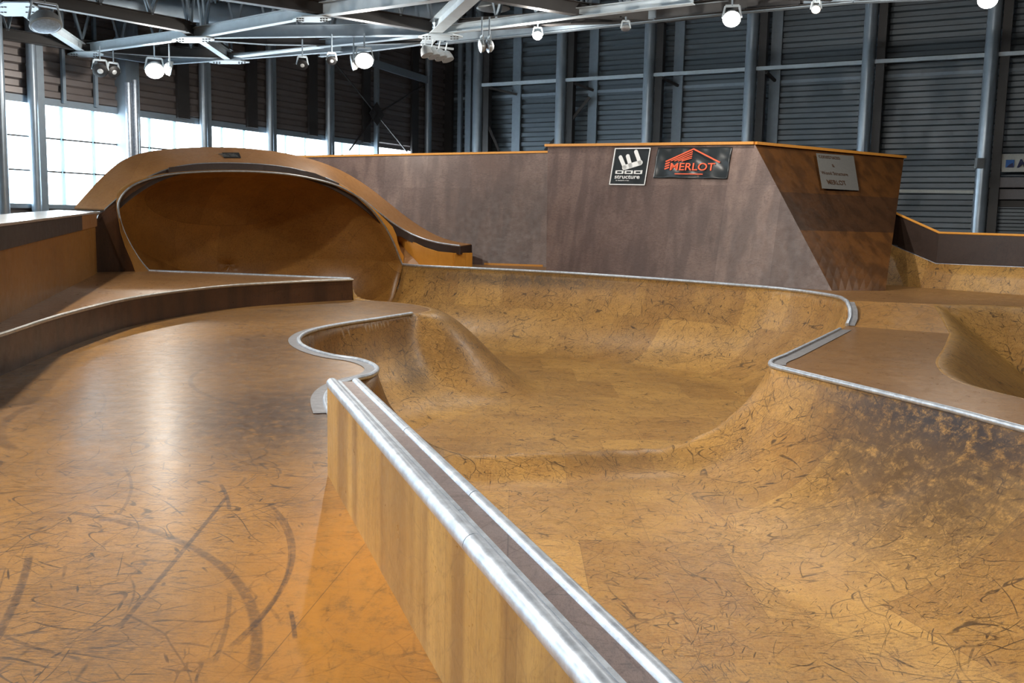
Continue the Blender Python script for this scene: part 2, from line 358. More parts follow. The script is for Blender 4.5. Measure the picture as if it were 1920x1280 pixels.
clad = plain('dark_wall_cladding', srgb(100, 110, 118), .38, .2, scale=3, var=.1)
clad_l = plain('left_wall_cladding', srgb(120, 112, 110), .4, .2, scale=3, var=.1)
roofm = plain('roof_sheet', srgb(52, 56, 64), .7)
conc = plain('concrete', srgb(120, 116, 110), .8)
black = plain('black_plastic', srgb(24, 24, 26), .5)
lampgrey = plain('lamp_housing', srgb(176, 180, 182), .4, .3)
white_m = plain('white_print', srgb(236, 238, 238), .5, var=.02)
orange_m = plain('orange_print', srgb(236, 98, 58), .5, var=.02)
blue_m = plain('blue_print', srgb(40, 110, 190), .5, var=.02)
navy_m = plain('navy_print', srgb(20, 34, 90), .5, var=.02)
brown_print = plain('brown_print', srgb(70, 46, 26), .6, var=.05)
bannerm = plain('banner_vinyl', srgb(40, 46, 50), .3, 0, scale=4, var=.3)
paperm = plain('faded_notice', srgb(104, 104, 102), .6)
signm = plain('sign_board', srgb(206, 206, 198), .5)
beigem = plain('grey_metal_fascia', srgb(128, 122, 124), .5)
glow = plain('lamp_glass_lit', (1, 1, 1, 1), .3, emit=(1.0, .93, .78, 1), es=30)
glow_w = plain('lamp_glass_warm', (1, 1, 1, 1), .3, emit=(1.0, .80, .58, 1), es=6)
def glass():
    m, nt, b = newmat('window_glass'); g = G(nt); nt.nodes.remove(b)
    t = g.N.new('ShaderNodeBsdfTransparent'); t.inputs[0].default_value = (.94, .97, .98, 1)
    gl = g.N.new('ShaderNodeBsdfGlossy'); gl.inputs['Roughness'].default_value = .05; gl.inputs[0].default_value = (.9, .95, 1, 1)
    mx = g.N.new('ShaderNodeMixShader'); mx.inputs[0].default_value = .06
    g.L.new(t.outputs[0], mx.inputs[1]); g.L.new(gl.outputs[0], mx.inputs[2]); g.L.new(mx.outputs[0], g.N['Material Output'].inputs[0])
    return m
glassm = glass()
# ================================================================ the skatepark
ZR = .33                                    # upper deck height on the right
ZF_SH, ZF_CR, ZF_DP = -1.15, -.95, -1.35    # shallow floor, crest, deep floor
# --- plan points
LA = P(620, 890, 0); LB = P(840, 1280, 0)                  # foot of the ledge
ldir = (LB - LA).normalized(); lnor = Vector((-ldir.y, ldir.x, 0))
if lnor.x < 0: lnor = -lnor
LH = ZAT(LA, 714)                                          # ledge height
LW = .165
LN = LA + ldir * 9.5                                       # near end, behind the camera
# --- main bowl rim: (pixel x, pixel y, height)
def zu(x): return .4 + (ZR - .4) * min(1, max(0, x / 5.0))
def PU(px, py):
    z = .4
    for _ in range(6): p = P(px, py, z); z = zu(p.x)
    return p
nose = [P(x, y, 0) for x, y in ((650, 858), (630, 800), (613, 762), (613, 742), (630, 725), (664, 712), (695, 704), (707, 694), (697, 684), (668, 675), (622, 668), (586, 658), (564, 646), (561, 635), (576, 624), (610, 614), (660, 605), (715, 597), (772, 588))]
nose = cat_rom(nose, 5)
roll = [nose[-1], Vector((-1.45, nose[-1].y + .7, 0)), Vector((-1.7, nose[-1].y + 1.5, 0)), Vector((-2.3, P(663, 562).y - .35, 0)), P(663, 562, 0)]
roll = cat_rom(roll, 5)
PC = P(658, 523, .4); PB = P(280, 508, .4)                 # platform edge
CR = PU(755, 497)                                          # right foot of the cradle
far = [CR] + [PU(x, y) for x, y in ((800, 500.5), (1000, 509.5), (1200, 522), (1400, 537), (1480, 544.5), (1530, 551), (1565, 557), (1580, 561))]
far = cat_rom(far, 4)
_a, _b = P(1588, 567, ZR - .01), P(1588, 611, 0)
bank = [_a, _a.lerp(_b, .35) + Vector((.05, 0, 0)), _a.lerp(_b, .7) + Vector((.05, 0, 0)), _b]
isl = [P(x, y, 0) for x, y in ((1575, 618), (1520, 645), (1470, 669), (1452, 676), (1445, 681), (1449, 687), (1475, 694), (1515, 704), (1650, 737), (1784, 770), (1918, 806))]
isl = cat_rom(isl[:3], 4)[:-1] + cat_rom(isl[2:7], 5)[:-1] + isl[6:]
e1 = (isl[-1] - isl[-2]).normalized(); islN = isl[-1] + e1 * ((isl[-1].y + 3.2) / -e1.y)
isl.append(islN)
boxin_far = LA + lnor * LW; boxin_near = LN + lnor * LW
# rim pieces with (polyline, is_roll)
def tnose(p): return 1.15 + .6 * min(1, max(0, (p.y - 12) / 3.5))
def tisl(p): return 1.35 + .95 * min(1, max(0, (10.5 - p.y) / 3.5))
RIM = [([boxin_near, boxin_far, nose[0]], 0, lambda p: 1.15), (nose, 0, tnose), (roll, 1, lambda p: 1.6), ([PC, PB], 0, lambda p: 1.95), (far + bank, 0, lambda p: 1.95), (bank[-1:] + isl, 0, tisl)]
segs = []; arc = 0
for pts, rl, tf in RIM:
    pts = resample(pts, .35) if len(pts) < 4 else pts
    for a, b in zip(pts, pts[1:]):
        segs.append((a.x, a.y, a.z, b.x, b.y, b.z, rl, arc, tf(a))); arc += (b - a).length
SG = np.array(segs)
NOZ = 99.0
open_ = [Vector((q.x, q.y, NOZ)) for q in resample([PB, CR], .12)[1:-1]]
poly_bowl = [boxin_near, boxin_far] + nose + roll[1:] + [PC, PB] + open_ + far + bank + isl
def field(X, Y):
    A = SG[:, 0:2]; B = SG[:, 3:5]; D = B - A; LL = (D ** 2).sum(1) + 1e-12
    out = []
    for k in range(0, len(X), 4000):
        px = X[k:k + 4000, None]; py = Y[k:k + 4000, None]
        t = np.clip(((px - A[:, 0]) * D[:, 0] + (py - A[:, 1]) * D[:, 1]) / LL, 0, 1)
        dx = px - (A[:, 0] + t * D[:, 0]); dy = py - (A[:, 1] + t * D[:, 1]); d = np.sqrt(dx * dx + dy * dy)
        # blended rim height and roll weight around the nearest rim
        w = np.exp(-(d - d.min(1)[:, None]) / .12) * np.sqrt(LL)
        w /= w.sum(1)[:, None]
        z = (w * (SG[:, 2] + t * (SG[:, 5] - SG[:, 2]))).sum(1); rl = (w * SG[:, 6]).sum(1)
        TT_ = (w * SG[:, 8]).sum(1); i = d.argmin(1); r = np.arange(len(i))
        out.append(np.stack([d[r, i], z, rl, SG[i, 7] + t[r, i] * np.sqrt(LL[i]), TT_], 1))
    return np.concatenate(out)
def sstep(a, b, x): t = np.clip((x - a) / (b - a), 0, 1); return t * t * (3 - 2 * t)
crL = P(872, 852, ZF_CR); crR = P(1300, 836, ZF_CR)
cdx, cdy = crR.x - crL.x, crR.y - crL.y; cl = math.hypot(cdx, cdy); cnx, cny = -cdy / cl, cdx / cl
def floorz(X, Y):
    s = (X - crL.x) * cnx + (Y - crL.y) * cny           # distance beyond the crest
    z = np.where(s < 0, ZF_SH + (ZF_CR - ZF_SH) * np.clip((s + .5) / .5, 0, 1) ** 1.25, ZF_CR + (ZF_DP - ZF_CR) * (1 - (1 - np.clip(s / 1.4, 0, 1)) ** 2))
    return z
def bowlz(X, Y):
    f = field(X, Y); d, lip, rl, ar, T = f.T
    zf = floorz(X, Y); H = np.maximum(lip - zf, .2)
    R = (T * T + H * H) / (2 * H); u = np.clip(T - d, 0, None); R = np.maximum(R, T + .002)
    z1 = zf + R - np.sqrt(np.maximum(R * R - u * u, 0))
    z1 = np.minimum(z1, lip)
    T2 = 2.05; q = np.clip(d / T2, 0, 1); z2 = lip - H * (q * q * (3 - 2 * q))
    z = z1 * (1 - rl) + z2 * rl
    ud = np.where(d < T, np.arcsin(np.clip(u / R, 0, 1)) * R, 0)
    return z, d, ar, T - ud + 0 * d, T
def cdt_mesh(poly, grid, holes=()):
    V = [Vector((p[0], p[1])) for p in poly]; n = len(V); E = [(i, (i + 1) % n) for i in range(n)]
    for h in holes:
        k = len(V); V += [Vector((p[0], p[1])) for p in h]; E += [(k + i, k + (i + 1) % len(h)) for i in range(len(h))]
    nb = len(V)
    V += [Vector(p) for p in grid]
    vo, eo, fo, ov, oe, of = delaunay_2d_cdt(V, E, [], 1 if not holes else 2, 1e-4)
    return vo, fo, ov, nb
def inside(poly, X, Y):
    c = np.zeros(len(X), bool); n = len(poly)
    for i in range(n):
        x1, y1 = poly[i][0], poly[i][1]; x2, y2 = poly[(i + 1) % n][0], poly[(i + 1) % n][1]
        if y1 == y2: continue
        k = ((y1 > Y) != (y2 > Y)) & (X < (x2 - x1) * (Y - y1) / (y2 - y1) + x1); c ^= k
    return c
def ring_points(poly, rings):      # rows of points parallel to the rim, for a clean lip
    n = len(poly); P1 = np.array([(p[0], p[1]) for p in poly]); D = np.roll(P1, -1, 0) - P1; L = np.sqrt((D ** 2).sum(1)); L2 = L ** 2 + 1e-12; out = []
    area = (P1[:, 0] * np.roll(P1[:, 1], -1) - np.roll(P1[:, 0], -1) * P1[:, 1]).sum(); sg = 1 if area > 0 else -1
    for k, r in enumerate(rings):
        st = .07 if k < 3 else .085; c = []
        for i in range(n):
            m_ = max(1, int(L[i] / st))
            for a in range(m_):
                t = (a + (.5 if k % 2 else 0)) / m_; q = P1[i] + D[i] * t; nr = np.array((-D[i][1], D[i][0])) / max(L[i], 1e-9) * sg
                c.append(q + nr * r)
        c = np.array(c); ok = inside(poly, c[:, 0], c[:, 1])
        dd = np.array([np.hypot(*(c[s:s + 3000, None, :] - P1 - np.clip(((c[s:s + 3000, None, :] - P1) * D).sum(2) / L2, 0, 1)[:, :, None] * D).transpose(2, 0, 1)).min(1) for s in range(0, len(c), 3000)], dtype=object)
        dd = np.concatenate(list(dd)).astype(float)
        last = None
        for q in c[ok & (dd > r * .93)]:
            if last is None or math.hypot(q[0] - last[0], q[1] - last[1]) > .035: out.append((q, r)); last = q
    return out
def surf_from_poly(name, poly, step, zfun, mat, parent, fine=None, uvfun=None, rimz=None, rings=None):
    xs = [p[0] for p in poly]; ys = [p[1] for p in poly]
    gx, gy = np.meshgrid(np.arange(min(xs), max(xs), step), np.arange(min(ys), max(ys), step)); X = gx.ravel(); Y = gy.ravel()
    k = inside(poly, X, Y); X = X[k]; Y = Y[k]
    P1 = np.array([(p[0], p[1]) for p in poly]); P2 = np.roll(P1, -1, 0); D = P2 - P1; L2 = (D ** 2).sum(1) + 1e-12
    keep = np.ones(len(X), bool)
    for s in range(0, len(X), 4000):
        a = X[s:s + 4000, None]; b = Y[s:s + 4000, None]; t = np.clip(((a - P1[:, 0]) * D[:, 0] + (b - P1[:, 1]) * D[:, 1]) / L2, 0, 1)
        dd = np.hypot(a - P1[:, 0] - t * D[:, 0], b - P1[:, 1] - t * D[:, 1]).min(1); keep[s:s + 4000] = dd > (.36 if rings else step * .35)
    X = X[keep]; Y = Y[keep]
    for q, rr in (ring_points(poly, rings) if rings else []): X = np.append(X, q[0]); Y = np.append(Y, q[1])
    vo, fo, ov, nb = cdt_mesh(poly, list(zip(X.tolist(), Y.tolist())))
    VX = np.array([v[0] for v in vo]); VY = np.array([v[1] for v in vo])
    Z, uv = zfun(VX, VY)
    Z = list(map(float, Z))
    if rimz:
        for i, o in enumerate(ov):
            for q in o:
                if q < len(poly) and poly[q][2] < 90: Z[i] = poly[q][2]
    o = mesh(name, [(float(a), float(b), c) for a, b, c in zip(VX, VY, Z)], [f[::1] for f in fo], mat, parent, True, uv)
    bm = bmesh.new(); bm.from_mesh(o.data); bmesh.ops.recalc_face_normals(bm, faces=bm.faces)
    up_ = sum(f.normal.z for f in bm.faces)
    if up_ < 0: bmesh.ops.reverse_faces(bm, faces=bm.faces)
    bm.to_mesh(o.data); bm.free()
    for p in o.data.polygons: p.use_smooth = True
    return o
# ---------------- main bowl
bowl = thing('skate_bowl', 'large plywood skate bowl with shallow end, crest and deep end, middle of park', 'skate bowl', (1.5, 9, ZF_DP))
def zb(X, Y):
    z, d, ar, dn, T = bowlz(X, Y)
    uv = [(float(a), float(b)) if dd < tt else (float(x), float(y)) for a, b, dd, tt, x, y in zip(ar, dn, d, T, X, Y)]
    return z, uv
bs = surf_from_poly('bowl_surface', poly_bowl, .085, zb, ply_bowl, bowl, rimz=True, rings=(.02, .05, .09, .14, .2, .27, .34))
m = bs.modifiers.new('thickness', 'SOLIDIFY'); m.thickness = .03; m.offset = -1
def coping(name, pts, r, mat, parent, dz=.0, n=10):
    return MB().tube([p + Vector((0, 0, dz)) for p in pts], r, n).build(name, mat, parent, True)
coping('rim_coping', nose[1:], .028, galv, bowl, .006)
coping('rim_coping', [PC, PB], .028, galv, bowl, .006)
coping('rim_coping', far[:-1] + bank[:], .034, galv, bowl, .018)
coping('rim_coping', isl, .03, galv, bowl, .008, 12)
def plate(name, pts, w, parent, dz=.006, mat=None):
    a = offset2d(pts, 0); b = offset2d(pts, w)
    return MB().strip([p + Vector((0, 0, dz)) for p in a], [p + Vector((0, 0, dz)) for p in b]).build(name, mat or galv_dull, parent, True, .004, 0)
plate('rim_plate', nose[8:78], .13, bowl)
plate('rim_plate', isl[:22], .17, bowl)
plate('rim_plate', [b for b in bank], .12, bowl, .012)
# ---------------- riding deck, ledge curve
ledge_px = [(0, 705), (50, 683), (100, 661), (170, 635), (240, 613), (330, 594), (420, 580), (490, 573), (560, 568), (610, 565), (661, 562)]
lc = [P(x, y, 0) for x, y in ledge_px]
lc = [Vector((-4.1, -3.2, 0)), Vector((-4.25, 3, 0)), Vector((-4.45, 6.3, 0))] + lc
lcs = cat_rom(lc, 5)
deck_poly = [LN, LA, boxin_far] + nose[0:] + roll[1:] + lcs[::-1][1:]
deck_poly[-1] = lcs[0]
deck = thing('riding_deck', 'worn orange plywood riding deck in the foreground covered with tyre marks', 'skate deck', (-2, 4, 0))
surf_from_poly('deck_board', deck_poly, .5, lambda X, Y: (X * 0.0, None), ply_deck, deck)
# ---------------- right island platform
q_px = [(1780, 625), (1770, 650), (1756, 672), (1755, 684), (1768, 700), (1800, 717), (1860, 734), (1920, 748)]
qb = cat_rom([P(x, y, 0) for x, y in q_px], 4)
qe = (qb[-1] - qb[-6]).normalized()
qb += [qb[-1] + Vector((.6, -.9, 0)), Vector((6.4, 5.2, 0)), Vector((7.2, 2.5, 0)), Vector((7.6, -3.2, 0))]
bankA = P(1604, 611, 0)
island_poly = isl[::-1] + [bank[-1], bankA + Vector((0, .02, 0)), qb[0]] + qb[1:]
island = thing('island_deck', 'reddish plywood deck between the main bowl and the right hand bowl', 'skate deck', (5, 9, 0))
surf_from_poly('deck_board', island_poly, .6, lambda X, Y: (X * 0.0, None), ply_plat, island)
# ---------------- bank up to the back deck
bk0 = bank[-1]; bk1 = qb[0]; bt0 = P(1586, 563, ZR); bt1 = P(1750, 570, ZR)
bt1 = Vector((bt1.x, max(bt1.y, bk1.y + .25), ZR))
bankobj = thing('bank_ramp', 'short plywood bank joining the island deck to the back deck', 'ramp', tuple(bk0))
MB().strip([bk0, bk0.lerp(bk1, .5), bk1], [bt0, bt0.lerp(bt1, .5), bt1]).build('ramp_surface', ply_bank, bankobj, False, .02)
# ---------------- back deck (upper level)
side_n = [bt1, bt1 + Vector((.7, .1, 0)), bt1 + Vector((1.5, -.05, 0)), bt1 + Vector((2.6, -.8, 0)), Vector((12.5, 12.5, ZR)), Vector((16, 10.5, ZR))]
side_n = cat_rom(side_n, 4)
TWn = (far[-3] - far[0]); TWn = Vector((TWn.x, TWn.y, 0)).normalized(); back = Vector((-TWn.y, TWn.x, 0))
if back.y < 0: back = -back
bd_poly = far[:] + [bank[0], bt0] + side_n + [Vector((16, 20, ZR)), Vector((8, 24, ZR)), far[0] + back * 8, far[0] + back * 3 + TWn * -1.2, far[0] + back * .8 - TWn * .4]
bdeck = thing('back_deck', 'upper plywood deck running behind the far rim below the wallride', 'skate deck', (2, 19, .36))
surf_from_poly('deck_board', bd_poly, .7, lambda X, Y: (np.array([zu(x) for x in X]), None), ply_plat, bdeck)
# ---------------- raised platform on the left
bw0 = P(182, 512, .4); bw1 = P(0, 605, .4)
bwd = (bw1 - bw0).normalized(); bwN = bw1 + bwd * 2.6
top_l = [Vector((p.x, p.y, .4)) for p in lcs]
i0 = min(range(len(top_l)), key=lambda i: (top_l[i] - Vector((bwN.x, bwN.y, .4))).length)
cut = top_l[i0:]
plat_poly = cut + [PC, PB, bw0 + Vector((-.3, .4, 0)), bw0, bw1, bwN]
plat = thing('raised_platform', 'raised brown plywood platform with a curved front edge along the left barrier', 'skate platform', (-5.5, 13, 0))
surf_from_poly('platform_top', plat_poly, .6, lambda X, Y: (X * 0 + .4, None), ply_plat, plat)
cutb = [Vector((p.x, p.y, 0)) for p in cut]
cutend = cut + [PC]; cutbe = cutb + [Vector((PC.x, PC.y, 0))]
MB().strip(cutend, cutbe).build('riser', ply_brown, plat, True, .02, 1)
MB().strip([PC, PC + (PB - PC) * .06], [Vector((PC.x + .03, PC.y, -1.0)), PC + (PB - PC) * .06 + Vector((0, 0, -1.4))]).build('end_panel', ply_dark, plat, False, .02, 1)
coping('edge_coping', [p + Vector((0, 0, -.01)) for p in cutend], .026, steel('bronze_worn_coping', (.50, .47, .42), .3, .8), plat)
# ---------------- barrier wall at left
def barrier_pt(px, py_b, py): b = ON(px, py_b, bw0, bwd); return b
bar = thing('barrier_wall', 'orange plywood barrier wall with dark fascia and pale cap along the left side', 'barrier', tuple(bw1))
zt1 = ZAT(bw1, 421); zt0 = ZAT(bw0, 398)
def bpt(t, z): p = bw0.lerp(bw1, t); return Vector((p.x, p.y, z))
ts = [0, .25, .5, .75, 1, 1.35]
zt = lambda t: zt0 + (zt1 - zt0) * t
zm = lambda t: zt(t) - .27
MB().strip([bpt(t, .38) for t in ts], [bpt(t, zm(t)) for t in ts]).build('panel', ply_orange, bar, False, .05, 1)
bn = Vector((-bwd.y, bwd.x, 0)); bn = bn if bn.x > 0 else -bn
MB().strip([bpt(t, zm(t)) + bn * .03 for t in ts[1:]], [bpt(t, zt(t)) + bn * .03 for t in ts[1:]]).build('fascia', ply_dark, bar, False, .06, 1)
MB().strip([bpt(t, zm(t)) + bn * .03 for t in ts[:2]], [bpt(t, zt(t)) + bn * .03 for t in ts[:2]]).build('fascia', ply_hood, bar, False, .06, 1)
capin = [bpt(t, zt(t) + .012) + bn * .05 for t in [-.045] + ts[1:]]
capout = [p - bn * .75 + Vector((0, 0, .015)) for p in capin]
MB().strip(capin, capout).build('cap', plain('pale_laminate_cap', srgb(206, 202, 196), .18, scale=2), bar, False, .03, 1)
# ---------------- cradle
cd = Vector((CR.x - PB.x, CR.y - PB.y, 0)).normalized(); cn = Vector((-cd.y, cd.x, 0))      # cn points back
if cn.y < 0: cn = -cn
lip_px = [(280, 508), (262, 487), (243, 456), (229, 425), (222, 395), (224, 374), (240, 354), (268, 339), (310, 328), (360, 323), (420, 321), (480, 322), (540, 327), (590, 336), (635, 349), (672, 370), (700, 396), (722, 425), (738, 455), (748, 480), (755, 497)]
lip = [ON(x, y, PB, cd) for x, y in lip_px]
lipc = cat_rom(lip, 3)
under = []
h0, h1 = PB, CR
nun = 24
LN_ = (CR - PB).length
for i in range(1, nun):                        # rim of the trough below the deck, right to left
    s = i / nun; d = s * LN_; e = min(d, LN_ - d); T = 1.95; H = .4 - ZF_DP; R = (T * T + H * H) / (2 * H)
    z = ZF_DP if e > T else ZF_DP + R - math.sqrt(max(R * R - (T - e) ** 2, 0))
    p = CR.lerp(PB, s); under.append(Vector((p.x, p.y, z)))
ring = lipc + under
cen = (PB + CR) / 2; cen.z = .35
cradle = thing('cradle', 'over-vertical plywood cradle with arched hood behind the raised platform', 'skate cradle', (cen.x, cen.y, ZF_DP))
V = []; UV = []; Fc = []; nr = len(ring); NV = 16; DEP = 2.7
al = [0]
for a, b in zip(ring, ring[1:]): al.append(al[-1] + (b - a).length)
for j in range(NV + 1):
    t = j / NV * math.pi / 2; f = math.cos(t) ** 1.0 if j < NV else 0; g_ = math.sin(t) ** 1.0
    for i, p in enumerate(ring):
        q = cen + (p - cen) * f + cn * (DEP * g_)
        if j and j < NV: q = q + Vector((0, 0, 1)) * (.10 * math.sin(2 * t)) * (1 if p.z > cen.z else 0)
        V.append(q); UV.append(((q - PB).dot(cd), q.z + DEP * g_ * .8))
for j in range(NV):
    for i in range(nr): Fc.append((j * nr + i, j * nr + (i + 1) % nr, (j + 1) * nr + (i + 1) % nr, (j + 1) * nr + i))
o = mesh('cradle_shell', V, Fc, ply_cradle, cradle, True, UV)
m = o.modifiers.new('thickness', 'SOLIDIFY'); m.thickness = .03; m.offset = 1
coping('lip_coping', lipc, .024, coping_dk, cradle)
# hood ribbon
hl = bw0 + bn * .05                          # joins the barrier cap
inner_px = [(196, 393), (215, 376), (243, 352), (280, 329), (315, 315), (352, 308), (390, 305.5), (440, 305), (500, 308), (550, 314), (600, 329), (640, 347), (680, 373), (710, 400), (735, 419), (765, 438), (795, 450), (825, 458), (862, 462)]
outer_px = [(140, 391), (160, 368), (190, 335), (225, 300), (262, 287), (310, 281), (360, 277.5), (410, 276.5), (470, 279), (530, 286), (590, 300), (640, 318), (688, 348), (728, 381), (760, 408), (793, 430), (823, 446), (850, 455), (884, 459)]
bend = CR - cn * 0.0
def path_pt(px, py, off):
    a = ON(px, py, PB + cn * off - cd * 0, cd)
    q0 = CR + back * (off + .32); b = ON(px, py, q0, TWn)
    return a if (a - PB).dot(cd) < (b - PB).dot(cd) and px < 742 else (b if px > 742 else a)
inn = [path_pt(x, y, .10) for x, y in inner_px]
out = [path_pt(x, y, 1.05) for x, y in outer_px]
def smooth3(L, k=2):
    L = [Vector(p) for p in L]
    for _ in range(k): L = [L[0]] + [(L[i - 1] + L[i] * 2 + L[i + 1]) / 4 for i in range(1, len(L) - 1)] + [L[-1]]
    return L
inn = cat_rom(smooth3(inn, 1), 4); out = cat_rom(smooth3(out, 1), 4)
MB().strip(inn, out).build('hood_ribbon', ply_hood, cradle, True, .04, 0)
def fh(i): t = i / (len(inn) - 1); return .26 - .10 * math.sin(math.pi * min(1, t * 1.25)) if t < .8 else .20
fb = [p - Vector((0, 0, fh(i))) for i, p in enumerate(inn)]
MB().strip(inn, fb).build('hood_fascia', ply_dark, cradle, True, .04, 0)
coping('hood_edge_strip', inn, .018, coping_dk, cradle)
coping('hood_edge_guard', [p + Vector((0, 0, .012)) for p in inn[-32:]], .026, galv, cradle)
# panels between hood and lip
def follow(px, py, off=.06): return ON(px, py, PB + cn * off, cd)
nI = len(fb); A = []; B = []
lw = [(166, 513), (168, 490), (170, 465), (173, 440), (177, 420), (184, 403), (218, 385), (246, 362), (282, 339), (316, 325)]
lr = [(279, 508), (262, 487), (243, 456), (229, 425), (223, 398), (223, 376), (234, 360), (255, 346), (290, 334), (325, 327)]
MB().strip([follow(x, y, .05) for x, y in lw], [follow(x, y, .03) for x, y in lr]).build('side_panel', ply_brown, cradle, False, .04, 0)
cres_in = [(278, 508), (262, 487), (243, 456), (230, 428), (224, 408)]
cres_out = [(254, 510), (247, 490), (235, 462), (226, 434), (223, 412)]
MB().strip([follow(x, y, -.01) for x, y in cres_in], [follow(x, y, -.16) for x, y in cres_out]).build('reveal_panel', ply_orange, cradle, True, .01, 0)
tp = [(316, 322), (360, 317), (420, 315), (480, 317), (540, 322), (590, 333), (635, 352)]
tq = [(316, 327), (360, 323), (420, 321), (480, 322), (540, 327), (590, 336), (635, 350)]
MB().strip([follow(x, y - 8, .06) for x, y in tp], [follow(x, y + .5, .03) for x, y in tq]).build('top_panel', ply_dark, cradle, False, .04, 0)
rp = [(630, 342), (665, 362), (700, 392), (722, 412), (735, 425), (742, 440), (745, 455), (750, 470), (756, 480)]
rq = [(630, 348), (668, 368), (698, 395), (720, 424), (731, 442), (738, 456), (744, 470), (750, 484), (755, 497)]
MB().strip([follow(x, y, .08) for x, y in rp], [follow(x, y, .03) for x, y in rq]).build('shoulder_panel', ply_clean, cradle, False, .04, 0)
# right flank beneath the hood, standing on the back deck
Q = CR + back * .38
def flank(px, py, off=.33): return ON(px, py, CR + back * off, TWn)
f1 = [(700, 398), (722, 416), (745, 436), (768, 453), (795, 466), (820, 474), (850, 477)]
f2 = [(722, 425), (742, 447), (765, 474), (788, 498), (805, 499.5), (825, 501), (850, 503)]
MB().strip([flank(x, y - 3) for x, y in f1], [flank(x, y) for x, y in f2]).build('flank_panel', ply_clean, cradle, False, .04, 0)
g1 = [(724, 422), (738, 442), (758, 466), (775, 484), (788, 498)]
g2 = [(722, 424), (733, 443), (744, 466), (750, 484), (756, 497)]
MB().strip([flank(x, y, .30) for x, y in g1], [flank(x, y, .05) for x, y in g2]).build('infill_panel', ply_hood, cradle, False, .03, 0)
ea = flank(850, 503); ez = flank(850, 474); eb = ea + back * .62 + TWn * .02
MB().add([(ea.x, ea.y, zu(ea.x) - .02), (eb.x, eb.y, zu(ea.x) - .02), (eb.x, eb.y, ez.z), (ea.x, ea.y, ez.z)], [(0, 1, 2, 3)]).build('end_panel', ply_clean, cradle, False, .03, 1)
ia = inn[-1]; ib = out[-1]
MB().strip([ia, ib], [ia - Vector((0, 0, .2)), ib - Vector((0, 0, .2))]).build('hood_fascia', ply_dark, cradle, False, .03, 0)
# small sticker on the hood
def on_ribbon(px, py):
    best = None
    for k in range(len(inn)):
        for s in (.0, .2, .4, .6, .8, 1):
            q = inn[k].lerp(out[k], s); x, y = PIX(q); d = abs(x - px) + abs(y - py)
            if best is None or d < best[0]: best = (d, q)
    return best[1]
# ---------------- ledge box
box = thing('grind_ledge', 'long plywood grind ledge with twin steel copings running down the foreground', 'skate ledge', tuple(LA))
UP = Vector((0, 0, 1))
def lp(s, w, z): return LA + ldir * s + lnor * w + UP * z
LL_ = 9.5
mb = MB(); mb.add([lp(0, 0, -.02), lp(LL_, 0, -.02), lp(LL_, 0, LH - .03), lp(0, 0, LH - .03)], [(0, 1, 2, 3)]); mb.build('side_panel', ply_box, box, False, .018, 1)
mb = MB(); mb.add([lp(0, LW, -.03), lp(LL_, LW, -.03), lp(LL_, LW, LH - .03), lp(0, LW, LH - .03)], [(0, 1, 2, 3)]); mb.build('side_panel', ply_box, box, False, .018, -1)
mb = MB(); mb.add([lp(0, .0, -.02), lp(0, LW, -.02), lp(0, LW, LH - .03), lp(0, .0, LH - .03)], [(0, 1, 2, 3)]); mb.build('end_panel', ply_box, box, False, .018, 0)
mb = MB(); mb.bar(lp(0.01, LW * .56, LH - .02), lp(LL_, LW * .56, LH - .02), LW * .62, .03)
mb.build('top_board', wood('worn_top_board', srgb(150, 130, 124), srgb(92, 82, 86), srgb(48, 44, 50), worn=.5, scuff=.4, rough=.38, grain=(9, 3, 9), white=.3, hue=.05), box, False)
def seam_pipe(s0, s1, w, z, r, name): MB().tube([lp(s0, w, z), lp(s1, w, z)], r, 16).build(name, galv, box, True)
js = [-.01, 3.02, LL_]
for a_, b_ in zip(js, js[1:]): seam_pipe(a_, b_ - .004, .012, LH - .018, .036, 'coping_pipe')
jr = [-.01, 1.45, 2.55, 4.3, LL_]
for a_, b_ in zip(jr, jr[1:]): seam_pipe(a_, b_ - .006, LW - .008, LH - .014, .026, 'inner_coping_pipe')
for a_, b_ in ((0, 2.72), (2.725, LL_)): MB().bar(lp(a_, .052, LH - .002), lp(b_, .052, LH - .002), .016, .008).build('steel_angle', galv, box)
# ---------------- wallride: lower wall and tower
wb0 = PU(1018, 500); wb1 = PU(882, 496)                      # foot of the lower wall
wb1 = PU(882, 495.5)
wd = (wb1 - wb0).normalized()
wl = wb0 + wd * 7.5
def wpt(px, py): return ON(px, py, wb0, wd)
low = thing('wallride_wall', 'brown and grey plywood wallride with light top rail behind the cradle', 'wallride', tuple(wb0))
def wall_sheet(name, p0, p1, z0, ztop0, ztop1, lean, mat, parent, nx=16, nz=8, thick=.06):
    d = Vector((p1.x - p0.x, p1.y - p0.y, 0)); n = Vector((-d.y, d.x, 0)).normalized(); n = n if n.y > 0 else -n
    V = []; UV = []; Fc = []
    for j in range(nz + 1):
        for i in range(nx + 1):
            a = i / nx; b = j / nz; zt_ = ztop0 + (ztop1 - ztop0) * a; z = z0 + (zt_ - z0) * b
            V.append(Vector((p0.x, p0.y, 0)) + d * a + n * (lean * b) + UP * z); UV.append((a * d.length, z))
    for j in range(nz):
        for i in range(nx): k = j * (nx + 1) + i; Fc.append((k, k + 1, k + nx + 2, k + nx + 1))
    o = mesh(name, V, Fc, mat, parent, False, UV); m = o.modifiers.new('thickness', 'SOLIDIFY'); m.thickness = thick; m.offset = 0
    return o, V
LEAN = .7
wn = Vector((-wd.y, wd.x, 0)); wn = wn if wn.y > 0 else -wn
tp0 = ON(1027, 286, wb0 + wn * LEAN, wd); tp1 = ON(610, 294, wb0 + wn * LEAN, wd)
zl0, zl1 = tp0.z, tp1.z; aL = (tp1 - tp0).dot(wd)
pe = wb0 + wd * (aL + 2); ze = zl0 + (zl1 - zl0) * (aL + 2) / aL
